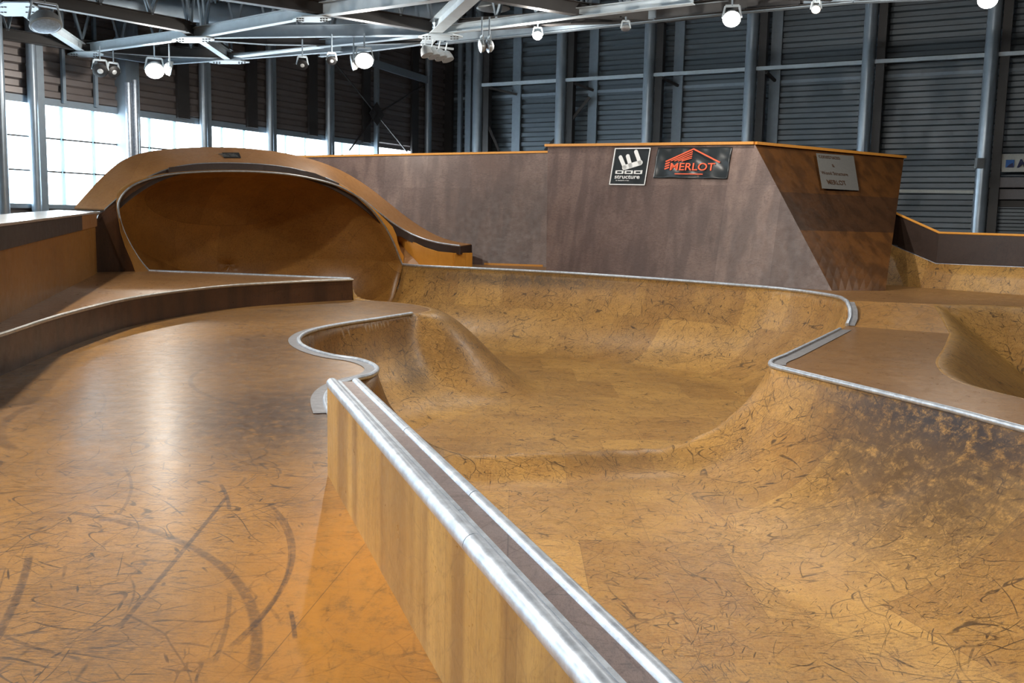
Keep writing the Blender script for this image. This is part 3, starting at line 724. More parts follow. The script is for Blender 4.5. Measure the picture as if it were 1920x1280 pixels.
wall_sheet('wall_panel', wb0 - wd * .3, pe, zu(wb0.x) - .02, zl0 + (zl0 - zl1) * .3 / aL, ze, LEAN, ply_wall, low, 20)
a_ = wb0 - wd * .3 + wn * LEAN; a_.z = zl0 + (zl0 - zl1) * .3 / aL + .02; b_ = pe + wn * LEAN; b_.z = ze + .02
MB().bar(a_, b_, .12, .055).build('top_rail', lam_edge, low)
MB().bar(wb0 - wn * .03 + UP * .03, wb0 + wd * 1.6 - wn * .03 + UP * .03, .02, .05).build('foot_batten', lam_edge, low)
# tower
TA0 = PU(1018, 510); TA = PU(1555, 545)
TA0 = TA0 + back * .12; TA = TA + back * .12
tower = thing('wallride_tower', 'tall plywood wallride tower with slanted front corner behind the far rim', 'wallride', tuple(TA0))
td = Vector((TA.x - TA0.x, TA.y - TA0.y, 0)).normalized()
tn = Vector((-td.y, td.x, 0)); tn = tn if tn.y > 0 else -tn
TL0 = ON(1027, 274, TA0 + tn * LEAN, td)
TT = ON(1415, 270, TA0 + tn * LEAN, td)
TB = P(1660, 545, ZR)
TBt = AT(1695, 296, TT.y + (TB.y - TA.y) + 2.4)
nx, nz = 20, 12
V = []; UV = []; Fc = []
for j in range(nz + 1):
    b = j / nz; l = TA0.lerp(TL0, b); r = TA.lerp(TT, b)
    for i in range(nx + 1): V.append(l.lerp(r, i / nx)); UV.append((((l.lerp(r, i / nx)) - TA0).dot(td), l.z + (r.z - l.z) * i / nx))
for j in range(nz):
    for i in range(nx): k = j * (nx + 1) + i; Fc.append((k, k + 1, k + nx + 2, k + nx + 1))
o = mesh('front_panel', V, Fc, ply_wall, tower, False, UV); o.modifiers.new('t', 'SOLIDIFY').thickness = .008
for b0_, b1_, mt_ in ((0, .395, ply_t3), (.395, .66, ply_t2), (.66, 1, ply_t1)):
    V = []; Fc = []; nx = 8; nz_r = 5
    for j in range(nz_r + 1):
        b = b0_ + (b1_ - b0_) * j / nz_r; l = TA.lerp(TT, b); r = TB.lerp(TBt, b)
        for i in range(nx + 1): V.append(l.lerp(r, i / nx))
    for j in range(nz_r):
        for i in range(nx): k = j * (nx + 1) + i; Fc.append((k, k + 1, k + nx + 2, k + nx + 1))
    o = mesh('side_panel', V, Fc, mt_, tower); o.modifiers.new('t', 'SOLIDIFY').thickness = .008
# left return and back so the tower is a solid
TA0b = TA0 + tn * 2.6; TL0b = TL0 + tn * 1.6; TL0b.z = TL0.z
V = [TA0, TA0b, TL0b, TL0]; mesh('return_panel', V, [(0, 1, 2, 3)], ply_brown, tower)
R2 = Vector((TBt.x + .25, TBt.y + 1.4, TBt.z)); R2b = P(1672, 545, ZR) + Vector((.3, 1.4, 0))
mesh('rear_side_panel', [TB, TBt, R2, R2b], [(0, 1, 2, 3)], ply_dark, tower)
MB().bar(TL0 - td * .05 + UP * .02, TT + UP * .02, .14, .06).build('top_rail', lam_edge, tower)
MB().bar(TT + UP * .02, TBt + UP * .02, .14, .06).build('top_rail', lam_edge, tower)
# ---------------- banners and notices
def frame_on(p00, p10, p01):      # origin lower-left, unit axes
    ax = (p10 - p00); ay = (p01 - p00); return ax, ay
def flat_matrix(o, ax, ay):
    x = ax.normalized(); y = (ay - x * ay.dot(x)).normalized(); z = x.cross(y)
    return Matrix(((x.x, y.x, z.x, o.x), (x.y, y.y, z.y, o.y), (x.z, y.z, z.z, o.z), (0, 0, 0, 1)))
def text_part(name, s, size, mat, parent, M, x, y, off=.012, bold=0.0, sx=1.0, shear=0.0, align='LEFT', space=1.0):
    cu = bpy.data.curves.new(name, 'FONT'); cu.body = s; cu.size = size; cu.offset = bold; cu.shear = shear; cu.extrude = .002
    cu.align_x = align; cu.space_character = space
    t = bpy.data.objects.new(name, cu); COL.objects.link(t)
    dg = bpy.context.evaluated_depsgraph_get(); me = bpy.data.meshes.new_from_object(t.evaluated_get(dg))
    bpy.data.objects.remove(t); 
    MM = M @ Matrix.Translation((x, y, off)) @ Matrix.Diagonal((sx, 1, 1, 1))
    me.transform(MM); me.materials.clear(); me.materials.append(mat)
    o = bpy.data.objects.new(name, me); COL.objects.link(o); o.parent = parent; o.matrix_parent_inverse = Matrix.Translation(-Vector(parent.location))
    return o
def poly_part(name, polys, mat, parent, M, off=.012, th=.003):
    mb = MB()
    for pl in polys: mb.prism([M @ Vector((x, y, off)) for x, y in pl], (M.to_3x3() @ Vector((0, 0, th))))
    return mb.build(name, mat, parent)
def stroke(a, b, w):
    a = Vector(a); b = Vector(b); d = (b - a).normalized(); n = Vector((-d.y, d.x)) * w / 2
    return [a - n, b - n, b + n, a + n]
def rstroke(a, b, w, ca=True, cb=True):     # with round ends
    a = Vector(a); b = Vector(b); d = (b - a).normalized(); n = Vector((-d.y, d.x)); o = []
    for p, s, on in ((a, -1, ca), (b, 1, cb)):
        for k in range(9):
            t = -math.pi / 2 + math.pi * k / 8
            o.append(p + (d * s * math.cos(t) * (w / 2 if on else 0)) + n * s * math.sin(t) * w / 2)
    return o
def front_pt(px, py):             # point on the tower's front plane
    n = td.cross((TL0 - TA0)).normalized(); d = ray(px, py); t = (TA0 - CP).dot(n) / d.dot(n); return CP + d * t
def cloth(name, M, w, h, mat, parent, amp=.012, nx=30, ny=16, seed=0):
    V = []; Fc = []
    for j in range(ny + 1):
        for i in range(nx + 1):
            x, y = w * i / nx, h * j / ny
            e = min(i / nx, 1 - i / nx) * 2; f = (h - y)
            z = amp * math.sin(9 * x / w * (1 + .5 * y) + seed) * math.sin(5 * (x - y) / h + seed * 2) + amp * .7 * math.sin(14 * (x + y * 1.3) / w + seed)
            V.append(M @ Vector((x, y, .014 + z * .6)))
    for j in range(ny):
        for i in range(nx): k = j * (nx + 1) + i; Fc.append((k, k + 1, k + nx + 2, k + nx + 1))
    o = mesh(name, V, Fc, mat, parent, True); m = o.modifiers.new('t', 'SOLIDIFY'); m.thickness = .002; m.offset = -1
    return o
# square poster
p00 = front_pt(1143, 347); p10 = front_pt(1210, 348); p01 = front_pt(1146, 279)
M = flat_matrix(p00, p10 - p00, p01 - p00); w_ = (p10 - p00).length; h_ = (p01 - p00).length
ba = thing('banner', 'small black square banner with a white claw shaped logo, on the tower', 'banner', tuple(p00))
cloth('cloth', M, w_, h_, bannerm, ba, .008, 24, 24, 1)
b_ = .022
poly_part('white_border', [stroke((0, b_ / 2), (w_, b_ / 2), b_), stroke((0, h_ - b_ / 2), (w_, h_ - b_ / 2), b_), stroke((b_ / 2, 0), (b_ / 2, h_), b_), stroke((w_ - b_ / 2, 0), (w_ - b_ / 2, h_), b_)], white_m, ba, M, .03)
def LG(u, v): return (u * w_, v * h_)
lw_ = .085 * w_
poly_part('logo', [rstroke(LG(.20, .75), LG(.37, .47), .1 * w_), rstroke(LG(.40, .78), LG(.53, .50), .1 * w_), rstroke(LG(.61, .90), LG(.78, .58), .1 * w_),
                   rstroke(LG(.36, .47), LG(.78, .60), .13 * w_)], white_m, ba, M, .032)
yb = .31
for x0 in (.13, .39, .65):
    xx = x0 + .22
    poly_part('lettering', [stroke(LG(x0, yb), LG(xx, yb), .022 * w_), stroke(LG(x0, yb + .07), LG(xx, yb + .07), .022 * w_), stroke(LG(x0 + .02, yb), LG(x0 + .02, yb + .07), .05 * w_), stroke(LG(xx - .02, yb), LG(xx - .02, yb + (.09 if x0 > .6 else .07)), .05 * w_)], white_m, ba, M, .032)
text_part('lettering', 'structure', .155 * h_, white_m, ba, M, .12 * w_, .175 * h_, .03, .002, .76 * w_ / (.155 * h_ * 4.05))
text_part('small_print', 'les skateparks en bois', .045 * h_, white_m, ba, M, .17 * w_, .11 * h_, .03, 0, 1.0)
# long banner
p00 = front_pt(1225, 334); p10 = front_pt(1364, 336); p01 = front_pt(1227, 277)
M = flat_matrix(p00, p10 - p00, p01 - p00); w_ = (p10 - p00).length; h_ = (p01 - p00).length
bb = thing('banner', 'wide black banner with an orange roof logo and orange lettering, on the tower', 'banner', tuple(p00))
cloth('cloth', M, w_, h_, bannerm, bb, .03, 44, 18, 2)
sw = .011 * w_ * 1.6
poly_part('logo', [stroke(LG(.50, .93), LG(.88, .50), sw), stroke(LG(.15, .52), LG(.51, .93), sw),
                   stroke(LG(.22, .54), LG(.50, .84), sw * .7), stroke(LG(.27, .54), LG(.50, .77), sw * .7), stroke(LG(.32, .54), LG(.50, .70), sw * .7), stroke(LG(.37, .54), LG(.50, .64), sw * .7),
                   stroke(LG(.15, .44), LG(.21, .50), sw), stroke(LG(.15, .36), LG(.21, .42), sw), stroke(LG(.15, .28), LG(.21, .34), sw)], orange_m, bb, M, .05)
text_part('lettering', 'MERLOT', .33 * h_, orange_m, bb, M, .215 * w_, .25 * h_, .05, .003, .60 * w_ / (.33 * h_ * 3.75))
poly_part('underline', [stroke(LG(.30, .13), LG(.68, .13), .012 * w_)], orange_m, bb, M, .05)
# faded notice on the tower's side
def side_pt(px, py):
    n = (TB - TA).cross(TT - TA).normalized(); n2 = (TBt - TT).cross(TA - TT).normalized(); d = ray(px, py); t = (TT - CP).dot(n2) / d.dot(n2); return CP + d * t
q00 = side_pt(1536, 358); q10 = side_pt(1605, 362); q01 = side_pt(1525, 292); q11 = side_pt(1595, 297)
nn = (q10 - q00).cross(q01 - q00).normalized(); nn = nn if nn.dot(CP - q00) > 0 else -nn
no_ = thing('notice', 'faded grey notice with brown lettering on the dark side of the tower', 'notice', tuple(q00))
mb = MB(); mb.prism([q + nn * .09 for q in (q00, q10, q11, q01)], nn * .004); mb.build('sheet', paperm, no_)
M = flat_matrix(q00 + nn * .09, q10 - q00, q01 - q00); w_ = (q10 - q00).length; h_ = (q01 - q00).length
if (M.to_3x3() @ Vector((0, 0, 1))).dot(nn) < 0: pass
sk = (q01 - q00).dot((q10 - q00).normalized())
for s_, fy, sz, fx in (('constructo', .80, .15, .08), ('&', .58, .11, .40), ('Wood Structure', .37, .12, .07), ('MERLOT', .12, .16, .18)):
    text_part('lettering', s_, sz * h_, brown_print, no_, M, fx * w_ + sk * fy, fy * h_, .009, .002 if s_ == 'MERLOT' else 0, 1.0 if s_ != 'MERLOT' else .95)
# sticker on the hood
s0 = on_ribbon(416, 294); s1 = on_ribbon(450, 295)
ax_ = inn[0] * 0
kk = min(range(len(inn)), key=lambda k: (inn[k] - s0).length + (out[k] - s0).length)
yv = (out[kk] - inn[kk]).normalized(); xv = (inn[kk + 2] - inn[kk - 2]).normalized(); nz_ = xv.cross(yv).normalized()
if nz_.dot(CP - s0) < 0: nz_ = -nz_
M = Matrix(((xv.x, yv.x, nz_.x, s0.x), (xv.y, yv.y, nz_.y, s0.y), (xv.z, yv.z, nz_.z, s0.z), (0, 0, 0, 1)))
def on_plane(px, py, p0, n): d = ray(px, py); return CP + d * ((p0 - CP).dot(n) / d.dot(n))
cn4 = [on_plane(x, y, s0 + nz_ * .03, nz_) for x, y in ((420, 296), (452, 296), (448, 286), (416, 286))]
st = thing('sticker', 'small black sticker with pale lettering on top of the cradle hood', 'sticker', tuple(cn4[0]))
MB().prism(cn4, nz_ * .003).build('sheet', black, st)
M = flat_matrix(cn4[0], cn4[1] - cn4[0], cn4[3] - cn4[0]); ww = (cn4[1] - cn4[0]).length; hh = (cn4[3] - cn4[0]).dot(M.to_3x3() @ Vector((0, 1, 0)))
zs = 1 if (M.to_3x3() @ Vector((0, 0, 1))).dot(nz_) > 0 else -1
text_part('lettering', 'ZERO ZERO', hh * .8, paperm, st, M, ww * .04, hh * .22, .006 * zs, .002, ww * .88 / (hh * .8 * 5.1))
# ---------------- bowl on the right hand side
sb_poly = qb[:] + [Vector((16, -3.2, 0))] + side_n[::-1]
SG_main = SG
sg2 = []; arc = 0
for pts in (qb[::-1], ):
    for a, b in zip(pts, pts[1:]): sg2.append((a.x, a.y, a.z, b.x, b.y, b.z, 0, arc, 2)); arc += (b - a).length
for a, b in zip([qb[0]] + side_n, side_n): sg2.append((a.x, a.y, a.z, b.x, b.y, b.z, 0, arc, 2)); arc += (b - a).length
SG2 = np.array([s for s in sg2 if math.hypot(s[0] - s[3], s[1] - s[4]) > 1e-6])
def zb2(X, Y):
    global SG
    SG = SG2; f = field(X, Y); SG = SG_main; d, lip, rl, ar, tt = f.T
    H = lip + 1.3; T = 2.0; q = np.clip(d / T, 0, 1); z1 = -1.3 + H * (1 - np.sqrt(np.clip(1 - (1 - q) ** 2, 0, 1)))
    T2 = 2.1; q2 = np.clip(d / T2, 0, 1); z2 = lip - H * (q2 ** 1.25) * (1 - .0 * q2) ; z2 = lip - H * (1 - (1 - q2) ** 1.7)
    z2 = lip - H * np.where(q2 < .12, q2 * q2 / .24, (q2 - .06)) / .94
    return np.maximum(z2, z1 * 0 - 1.3), [(float(a), float(b)) for a, b in zip(ar, d)]
sbowl = thing('side_bowl', 'second brown plywood bowl beyond the island deck at the right edge', 'skate bowl', (8, 8, -1.3))
ob = surf_from_poly('bowl_surface', sb_poly, .16, zb2, ply_bowl, sbowl, rimz=True, rings=(.04, .1, .18, .28))
ob.modifiers.new('t', 'SOLIDIFY').thickness = .03
# ---------------- quarter pipe and dark wall at far right
YF = 19.5
k0 = AT(1640, 444, 22.6); k1 = AT(1685, 465, 21.8); k2 = AT(1756, 495, 20.8); k3 = AT(1920, 502, 19.2); k4 = k3 + (k3 - k2) * 2.2; k4.z = k3.z
t0_ = AT(1640, 380, 22.7); t1_ = AT(1688, 405, 21.9); t2_ = AT(1762, 438, 20.9); t3_ = AT(1920, 443, 19.3); t4_ = t3_ + (t3_ - t2_) * 2.2; t4_.z = t3_.z
qp = thing('quarter_pipe', 'tan plywood quarter pipe with dark backing wall at the far right', 'quarter pipe', tuple(k2))
rim = [k0, k1, k2, k3, k4]; topw = [t0_, t1_, t2_, t3_, t4_]
V = []; UV = []; Fc = []; nn_ = 12
rims = []
for a, b in zip(rim, rim[1:]): rims += [a.lerp(b, s / 5) for s in range(5)]
rims.append(rim[-1])
for j in range(nn_ + 1):
    for i, p in enumerate(rims):
        t = rims[min(i + 1, len(rims) - 1)] - rims[max(i - 1, 0)]; n = Vector((t.y, -t.x, 0)).normalized(); n = n if n.y < 0 else -n
        H = p.z + 1.0; th = j / nn_ * math.radians(72); R = H / (1 - math.cos(math.radians(72)))
        y = R * (math.sin(math.radians(72)) - math.sin(math.radians(72) - th)); z = -1.0 + R * (1 - math.cos(math.radians(72) - th))
        V.append(Vector((p.x, p.y, z)) + n * y); UV.append((i * .6, j * .3))
for j in range(nn_):
    for i in range(len(rims) - 1): k = j * len(rims) + i; Fc.append((k, k + 1, k + len(rims) + 1, k + len(rims)))
o = mesh('ramp_surface', V, Fc, ply_bowl, qp, True, UV); o.modifiers.new('t', 'SOLIDIFY').thickness = .03
coping('rim_coping', rim, .028, galv, qp)
MB().strip(rim, topw).build('backing_wall', ply_dark, qp, False, .04, 0)
MB().tube([p + UP * .01 for p in topw], .035, 4).build('top_rail', lam_edge, qp)
# ================================================================ the hall
ZT = 6.2                                     # underside of the roof trusses
wl_d = Vector((1000 / F, 1, 0)).normalized(); wb_d = Vector((-3260 / F, 1, 0)).normalized()
L0 = P(70, 415, 0); L0 = ray(70, 415); L0 = Vector((L0.x / L0.y * 28, 28, 0))      # column at pixel 70 stands here
dc = ray(835, 415); kx = dc.x / dc.y
Yc = (wl_d.y / wl_d.x * (0) + 0)
# corner: L0 + s*wl_d on the sight line x = kx*y
s_ = (kx * L0.y - L0.x) / (wl_d.x - kx * wl_d.y); CORN = L0 + wl_d * s_
def onL(px, py, off=0.0): n = Vector((-wl_d.y, wl_d.x, 0)); n = n if n.x > 0 else -n; return ON(px, py, L0 + n * off, wl_d)
def onB(px, py, off=0.0): n = Vector((-wb_d.y, wb_d.x, 0)); n = n if n.y < 0 else -n; return ON(px, py, CORN + n * off, wb_d)
nL = Vector((-wl_d.y, wl_d.x, 0)); nL = nL if nL.x > 0 else -nL
nB = Vector((-wb_d.y, wb_d.x, 0)); nB = nB if nB.y < 0 else -nB
HALL_S = -42.0                               # left wall runs this far back past the corner
pL0 = CORN + wl_d * HALL_S * 1.25; pB1 = CORN - wb_d * 50
pFR = pL0 - wb_d * 50
ZTOP = 13.0; ZFL = -1.9
def struct(o): o['kind'] = 'structure'; return o
def wflat(name, a, b, z0, z1, mat, th, nrm, kind=True):
    mb = MB(); mb.prism([(a.x, a.y, z0), (b.x, b.y, z0), (b.x, b.y, z1), (a.x, a.y, z1)], -nrm * th); o = mb.build(name, mat); struct(o); return o
mb = MB(); mb.prism([(p.x, p.y, ZFL) for p in (pL0 - wl_d, CORN + wl_d, pB1 + wl_d, pFR - wl_d)], (0, 0, -.2)); struct(mb.build('floor', conc))
mb = MB(); mb.prism([(p.x, p.y, ZTOP) for p in (pL0 - wl_d, CORN + wl_d, pB1 + wl_d, pFR - wl_d)], (0, 0, .2)); struct(mb.build('ceiling', roofm))
def corrug(name, a, b, z0, z1, pitch, depth, nrm, mat, parent=None):
    V = []; Fc = []; prof = []; z = z0
    while z < z1:
        for dz, o_ in ((0, 0), (pitch * .42, 0), (pitch * .54, 1), (pitch * .88, 1)):
            if z + dz < z1: prof.append((z + dz, o_ * depth))
        z += pitch
    prof.append((z1, 0))
    for z, o_ in prof:
        for p in (a, b): V.append(Vector((p.x, p.y, z)) + nrm * o_)
    for i in range(len(prof) - 1): Fc.append((2 * i, 2 * i + 1, 2 * i + 3, 2 * i + 2))
    return V, Fc
def corr_wall(name, pieces, mat):
    mb = MB()
    for pc in pieces: mb.add(*pc)
    o = mb.build(name, mat, None, False, .03, 0); struct(o); return o
corr_wall('wall_back', [corrug('w', CORN, pB1, ZFL, ZTOP, .42, .10, nB, clad)], clad)
# left wall: cladding above a long run of windows, plinth below
zw_top = onL(225, 214).z; zw_sill = onL(80, 383).z
wend = onL(770, 300); wsta = pL0 + wl_d * 2
zt_a = onL(5, 178).z; zt_b = onL(620, 268).z
corr_wall('wall_left', [corrug('w', pL0, CORN, zw_top, ZTOP, .42, .09, nL, clad_l), corrug('w', wend, CORN, zw_sill, zw_top, .42, .09, nL, clad_l),
                        corrug('w', pL0, CORN, ZFL, zw_sill, .42, .09, nL, clad_l)], clad_l)
corr_wall('wall_right', [corrug('w', pB1, pFR, ZFL, ZTOP, .42, .10, -nL, clad)], clad)
FWH = 2.2
corr_wall('wall_front', [corrug('w', pL0, pFR, ZFL, ZTOP, .42, .10, -nB, clad)], clad)
# window bays between columns of the left wall
colpx = [-125, 70, 245, 385, 508, 617, 713, 800]
colP = [onL(x, 415, .25) for x in colpx]
for p in colP: p.z = 0
sp = (colP[2] - colP[1]).length
ext = [colP[1] - wl_d * (3.45 * k) for k in range(1, 9)]
bays = [e for e in ext[::-1]] + colP[1:7]
wi = 1
def wz(p, z, off=0): return Vector((p.x, p.y, z)) + nL * off
for a, b in zip(bays, bays[1:]):
    a2 = a - nL * .28; b2 = b - nL * .28
    if (b2 - wend).dot(wl_d) > .5: b2 = wend
    win = thing('window_%d' % wi, None, None, (a2.x, a2.y, zw_sill)); struct(win); wi += 1
    mb = MB(); mb.prism([wz(a2, zw_sill), wz(b2, zw_sill), wz(b2, zw_top), wz(a2, zw_top)], -nL * .01); mb.build('pane', glassm, win)
    for f in (1 / 3, 2 / 3):
        q = a2.lerp(b2, f); MB().bar(wz(q, zw_sill, .03), wz(q, zw_top, .03), .05, .17).build('mullion', plain('pale_mullion', srgb(170, 205, 215), .4) if 'pale_mullion' not in bpy.data.materials else bpy.data.materials['pale_mullion'], win)
    for f in (1 / 3, 2 / 3):
        z = zw_sill + (zw_top - zw_sill) * f; MB().bar(wz(a2, z, .05), wz(b2, z, .05), .045, .045).build('tie_rod', paint_dk, win)
    mb = MB().bar(wz(a2, zw_top + .08, .06), wz(b2, zw_top + .08, .06), .14, .2); mb.build('lintel', paint, win)
    MB().bar(wz(a2, zw_sill - .06, .06), wz(b2, zw_sill - .06, .06), .18, .12).build('sill', paint, win)
# tubular columns of the left wall
def column(p, r, label, z1=ZTOP, flange=True, name='steel_column', grp='tubular columns of the left wall', mat=None):
    t = thing(name, label, 'column', (p.x, p.y, ZFL), grp)
    MB().cyl((p.x, p.y, ZFL), (p.x, p.y, z1), r, 16).build('post', mat or pipe_st, t, True)
    return t
lab = ['behind the left end of the barrier', 'right of the tall pair of window bays', 'above the left shoulder of the cradle', 'above the middle of the cradle hood', 'where the window band meets the wallride rail']
L_lab = {1: 'leftmost slim tubular column standing before the window wall', 2: 'broad box column left of the lit lamp, second along the window wall', 3: 'third slim column along the window wall above the cradle hood',
         4: 'fourth slim column along the window wall behind the cradle hood', 5: 'fifth slim column along the window wall right of the cradle', 7: 'tubular column in the corner where window wall meets back wall'}
for k, lb in L_lab.items():
    p = colP[k]
    if k == 2:
        t = thing('steel_column', lb, 'column', (p.x, p.y, ZFL), 'columns of the window wall')
        MB().bar((p.x, p.y, ZFL), (p.x, p.y, ZTOP), .55, .5, wl_d).build('post', paint, t)
        z0 = 0; a = onL(252, 150, .55)
        MB().cyl((a.x, a.y, ZFL), (a.x, a.y, a.z), .10, 14).build('downpipe', galv, t, True)
        a = onL(240, 155, .55); MB().cyl((a.x, a.y, ZFL), (a.x, a.y, a.z), .10, 14).build('downpipe', galv, t, True)
    else:
        t = column(p, .13, lb, grp='columns of the window wall')
        q = p + wl_d * .32 - nL * .12; MB().bar((q.x, q.y, ZFL), (q.x, q.y, ZTOP), .12, .22, wl_d).build('flange', paint, t)
p = onL(2, 300, 1.2); t = column(Vector((p.x, p.y, 0)), .17, 'column cut by the left edge of the view beside the first window', grp='columns of the window wall')
# mid posts in the cladding over each bay
for k in (1, 2, 3, 4, 5, 6):
    a, b = colP[k], colP[k + 1]
    for f in ((.33, .67) if k == 1 else (.74,)):
        q = a.lerp(b, f) - nL * .08
        tag(MB().bar((q.x, q.y, zw_top + .1 if k < 6 else ZFL), (q.x, q.y, ZTOP), .1, .10 if k == 1 else .5, wl_d).build('cladding_post', paint_dk if k > 1 else paint), ('%s narrow post over the double window bay at the left' % ('left' if f < .5 else 'right')) if k == 1 else 'dark flat post on the cladding of window bay number %s from the left' % ['', 'one', 'two', 'three', 'four', 'five', 'six'][k], 'post', 'posts on the left cladding')
# X bracing
xb = thing('cross_brace', 'crossed steel rods with centre plate on the end bay of the window wall', 'brace', tuple(onL(705, 212, .35)))
c_ = onL(706, 214, .45)
for nm, a in (('rod', (628, 118)), ('rod', (795, 160)), ('rod', (655, 282)), ('rod', (763, 284))):
    e = onL(a[0], a[1], .45); MB().cyl(e, c_, .035, 8).build('brace_rod', paint_dk, xb, True)
MB().prism([c_ + wl_d * x + UP * z for x, z in ((-.5, .0), (0, -.5), (.5, 0), (0, .5))], nL * .03).build('centre_plate', paint_dk, xb)
q = onL(706, 214, .3); MB().bar((q.x, q.y, ZFL), (q.x, q.y, ZTOP), .2, .12, wl_d).build('centre_post', paint, xb)
tag(MB().bar(onL(690, 115, .4), onL(800, 150, .4), .14, .3).build('wall_girt', paint), 'sloping horizontal girt over the end bay of the window wall', 'girt')
# back wall columns, posts and girts
bcol = [895, 1050, 1213, 1402, 1620, 1848, 2090]
names = ['first', 'second', 'third', 'fourth', 'fifth', 'sixth', 'seventh']
extra = ['left of the wallride tower', 'above the left corner of the tower', 'over the square black banner', 'over the slanted tower corner', 'behind the right end of the tower', 'before the roller shutter', 'beyond the right edge']
girt_y = {895: 155, 1050: 147, 1213: 139, 1402: 130, 1620: 119, 1848: 108, 2090: 95}
bP = [onB(x, 250, .75) for x in bcol]
for k, p in enumerate(bP):
    if k == 6: continue
    t = column(Vector((p.x, p.y, 0)), .24, '%s round steel column from the left on the back wall, %s' % (names[k], extra[k]), grp='columns of the back wall')
    q = p - wb_d * .42 - nB * .15
    MB().bar((q.x, q.y, ZFL), (q.x, q.y, ZTOP), .3, .3, wb_d).build('flange', paint_dk, t)
mid = [968, 1113, 1268, 1442, 1640 + 0]
mid = [968, 1110, 1268, 1448, 1640]
for k, x in enumerate(mid):
    p = onB(x, 250, .15)
    tag(MB().bar((p.x, p.y, ZFL), (p.x, p.y, ZTOP), .12, .42, wb_d).build('cladding_post', paint), 'flat steel post on the back wall just right of the %s round column' % names[k], 'post', 'posts on the back wall')
gz = onB(1402, 130, .75).z; gz2 = onB(1500, 152, .12).z
for k, (a, b) in enumerate(zip(bP, bP[1:])):
    g1_ = tag(MB().bar(Vector((a.x, a.y, gz)), Vector((b.x, b.y, gz)), .14, .14).build('wall_girt', paint_lt), 'pale horizontal girt between the %s and %s back wall columns' % (names[k], names[k + 1]), 'girt', 'girts of the back wall')
    if k < 5:
        a2 = a - wb_d * .62; m_ = onB(mid[k], 250, .2) if k < 5 else None
        tag(MB().bar(Vector((a2.x, a2.y, gz - .15)), Vector((m_.x, m_.y, gz2 + .05)), .1, .1).build('knee_brace', paint_dk), 'slanting knee brace at the %s back wall column' % names[k], 'brace', 'knee braces of the back wall')
a = CORN + nB * .12; b = pB1 + nB * .12
tag(MB().bar(Vector((a.x, a.y, gz2)), Vector((b.x, b.y, gz2)), .08, .12).build('cladding_rail', paint), 'thin horizontal rail fixed along the back wall cladding', 'rail')
for (x1, y1, x2, y2, lb) in ((912, 238, 936, 284, 'short diagonal brace low in the first bay of the back wall'), (1018, 282, 1048, 252, 'short diagonal brace at the foot of the second back wall column'), (1062, 232, 1106, 182, 'diagonal brace between second column and its post on the back wall')):
    tag(MB().bar(onB(x1 + 4, y1, .66), onB(x2, y2, .4), .12, .12).build('diagonal_brace', paint_dk), lb, 'brace')
for x, w in ((812, .35), (840, .5), (862, .2), (878, .3)):
    p = onB(x, 250, .2 + .1 * w)
    tag(MB().bar((p.x, p.y, ZFL), (p.x, p.y, ZTOP), .15, w, wb_d).build('corner_post', paint_dk if w > .3 else paint), 'dark flat post in the hall corner, width %s the others' % {.35: 'between', .5: 'greater than', .2: 'less than', .3: 'similar to'}[w], 'post', 'corner posts')
# lower white flashing, roller shutter and sign at right
tag(MB().bar(onB(1600, 357, .15), onB(1826, 360, .15), .08, .12).build('flashing', signm), 'white flashing strip low on the back wall right of the tower', 'flashing')
a, b = onB(1850, 338, .5), onB(1990, 338, .5)
sh = thing('roller_shutter', 'grey roller shutter with boxed head at the right end of the back wall', 'shutter', (a.x, a.y, ZFL))
def wb_box(x0, y0, x1, y1, off, th, nm, mat, par):
    p = [onB(x0, y0, off), onB(x1, y0, off), onB(x1, y1, off), onB(x0, y1, off)]
    p[2].z = p[3].z = (p[2].z + p[3].z) / 2; p[0].z = p[1].z = (p[0].z + p[1].z) / 2
    return MB().prism(p, nB * th).build(nm, mat, par)
wb_box(1846, 333, 1990, 352, .4, .3, 'head_box', beigem, sh); wb_box(1846, 355, 1990, 374, .3, .25, 'head_box', beigem, sh); wb_box(1846, 374, 1990, 388, .2, .1, 'shadow_gap', paint_dk, sh)
mb = MB()
z = onB(1900, 388, .2).z
a = onB(1850, 400, .22); b = onB(1990, 400, .22)
while z > 0: mb.bar((a.x, a.y, z), (b.x, b.y, z), .05, .10); z -= .13
mb.build('slats', clad, sh)
wb_box(1858, 335, 1874, 344, .72, .01, 'label_plate', signm, sh)
sg = thing('sign_board', 'white sign board with blue square and dark blue lettering, cut by right edge', 'sign', tuple(onB(1878, 322, .6)))
wb_box(1878, 288, 2010, 322, .6, .05, 'board', signm, sg)
a = onB(1885, 314, .68); M = flat_matrix(a, -wb_d, UP)
hs = onB(1885, 298, .68).z - a.z
poly_part('emblem', [[(0, 0), (hs * .9, 0), (hs * .9, hs * .9), (0, hs * .9)]], blue_m, sg, M, .0)
poly_part('emblem', [[(hs * .1, 0), (hs * .9, 0), (hs * .75, hs * .55), (hs * .4, hs * .35)]], navy_m, sg, M, .006)
text_part('lettering', 'MAXI', hs * 1.35, navy_m, sg, M, hs * 1.15, 0.0, .01, .01, 1.05, .3)
# junction box on the sixth column
p = onB(1838, 306, 1.0); tag(MB().box((p.x - .16, p.y - .1, p.z - .18), (p.x + .1, p.y + .1, p.z + .18)).build('junction_box', lampgrey), 'small grey junction box fixed to the sixth back wall column', 'junction box')
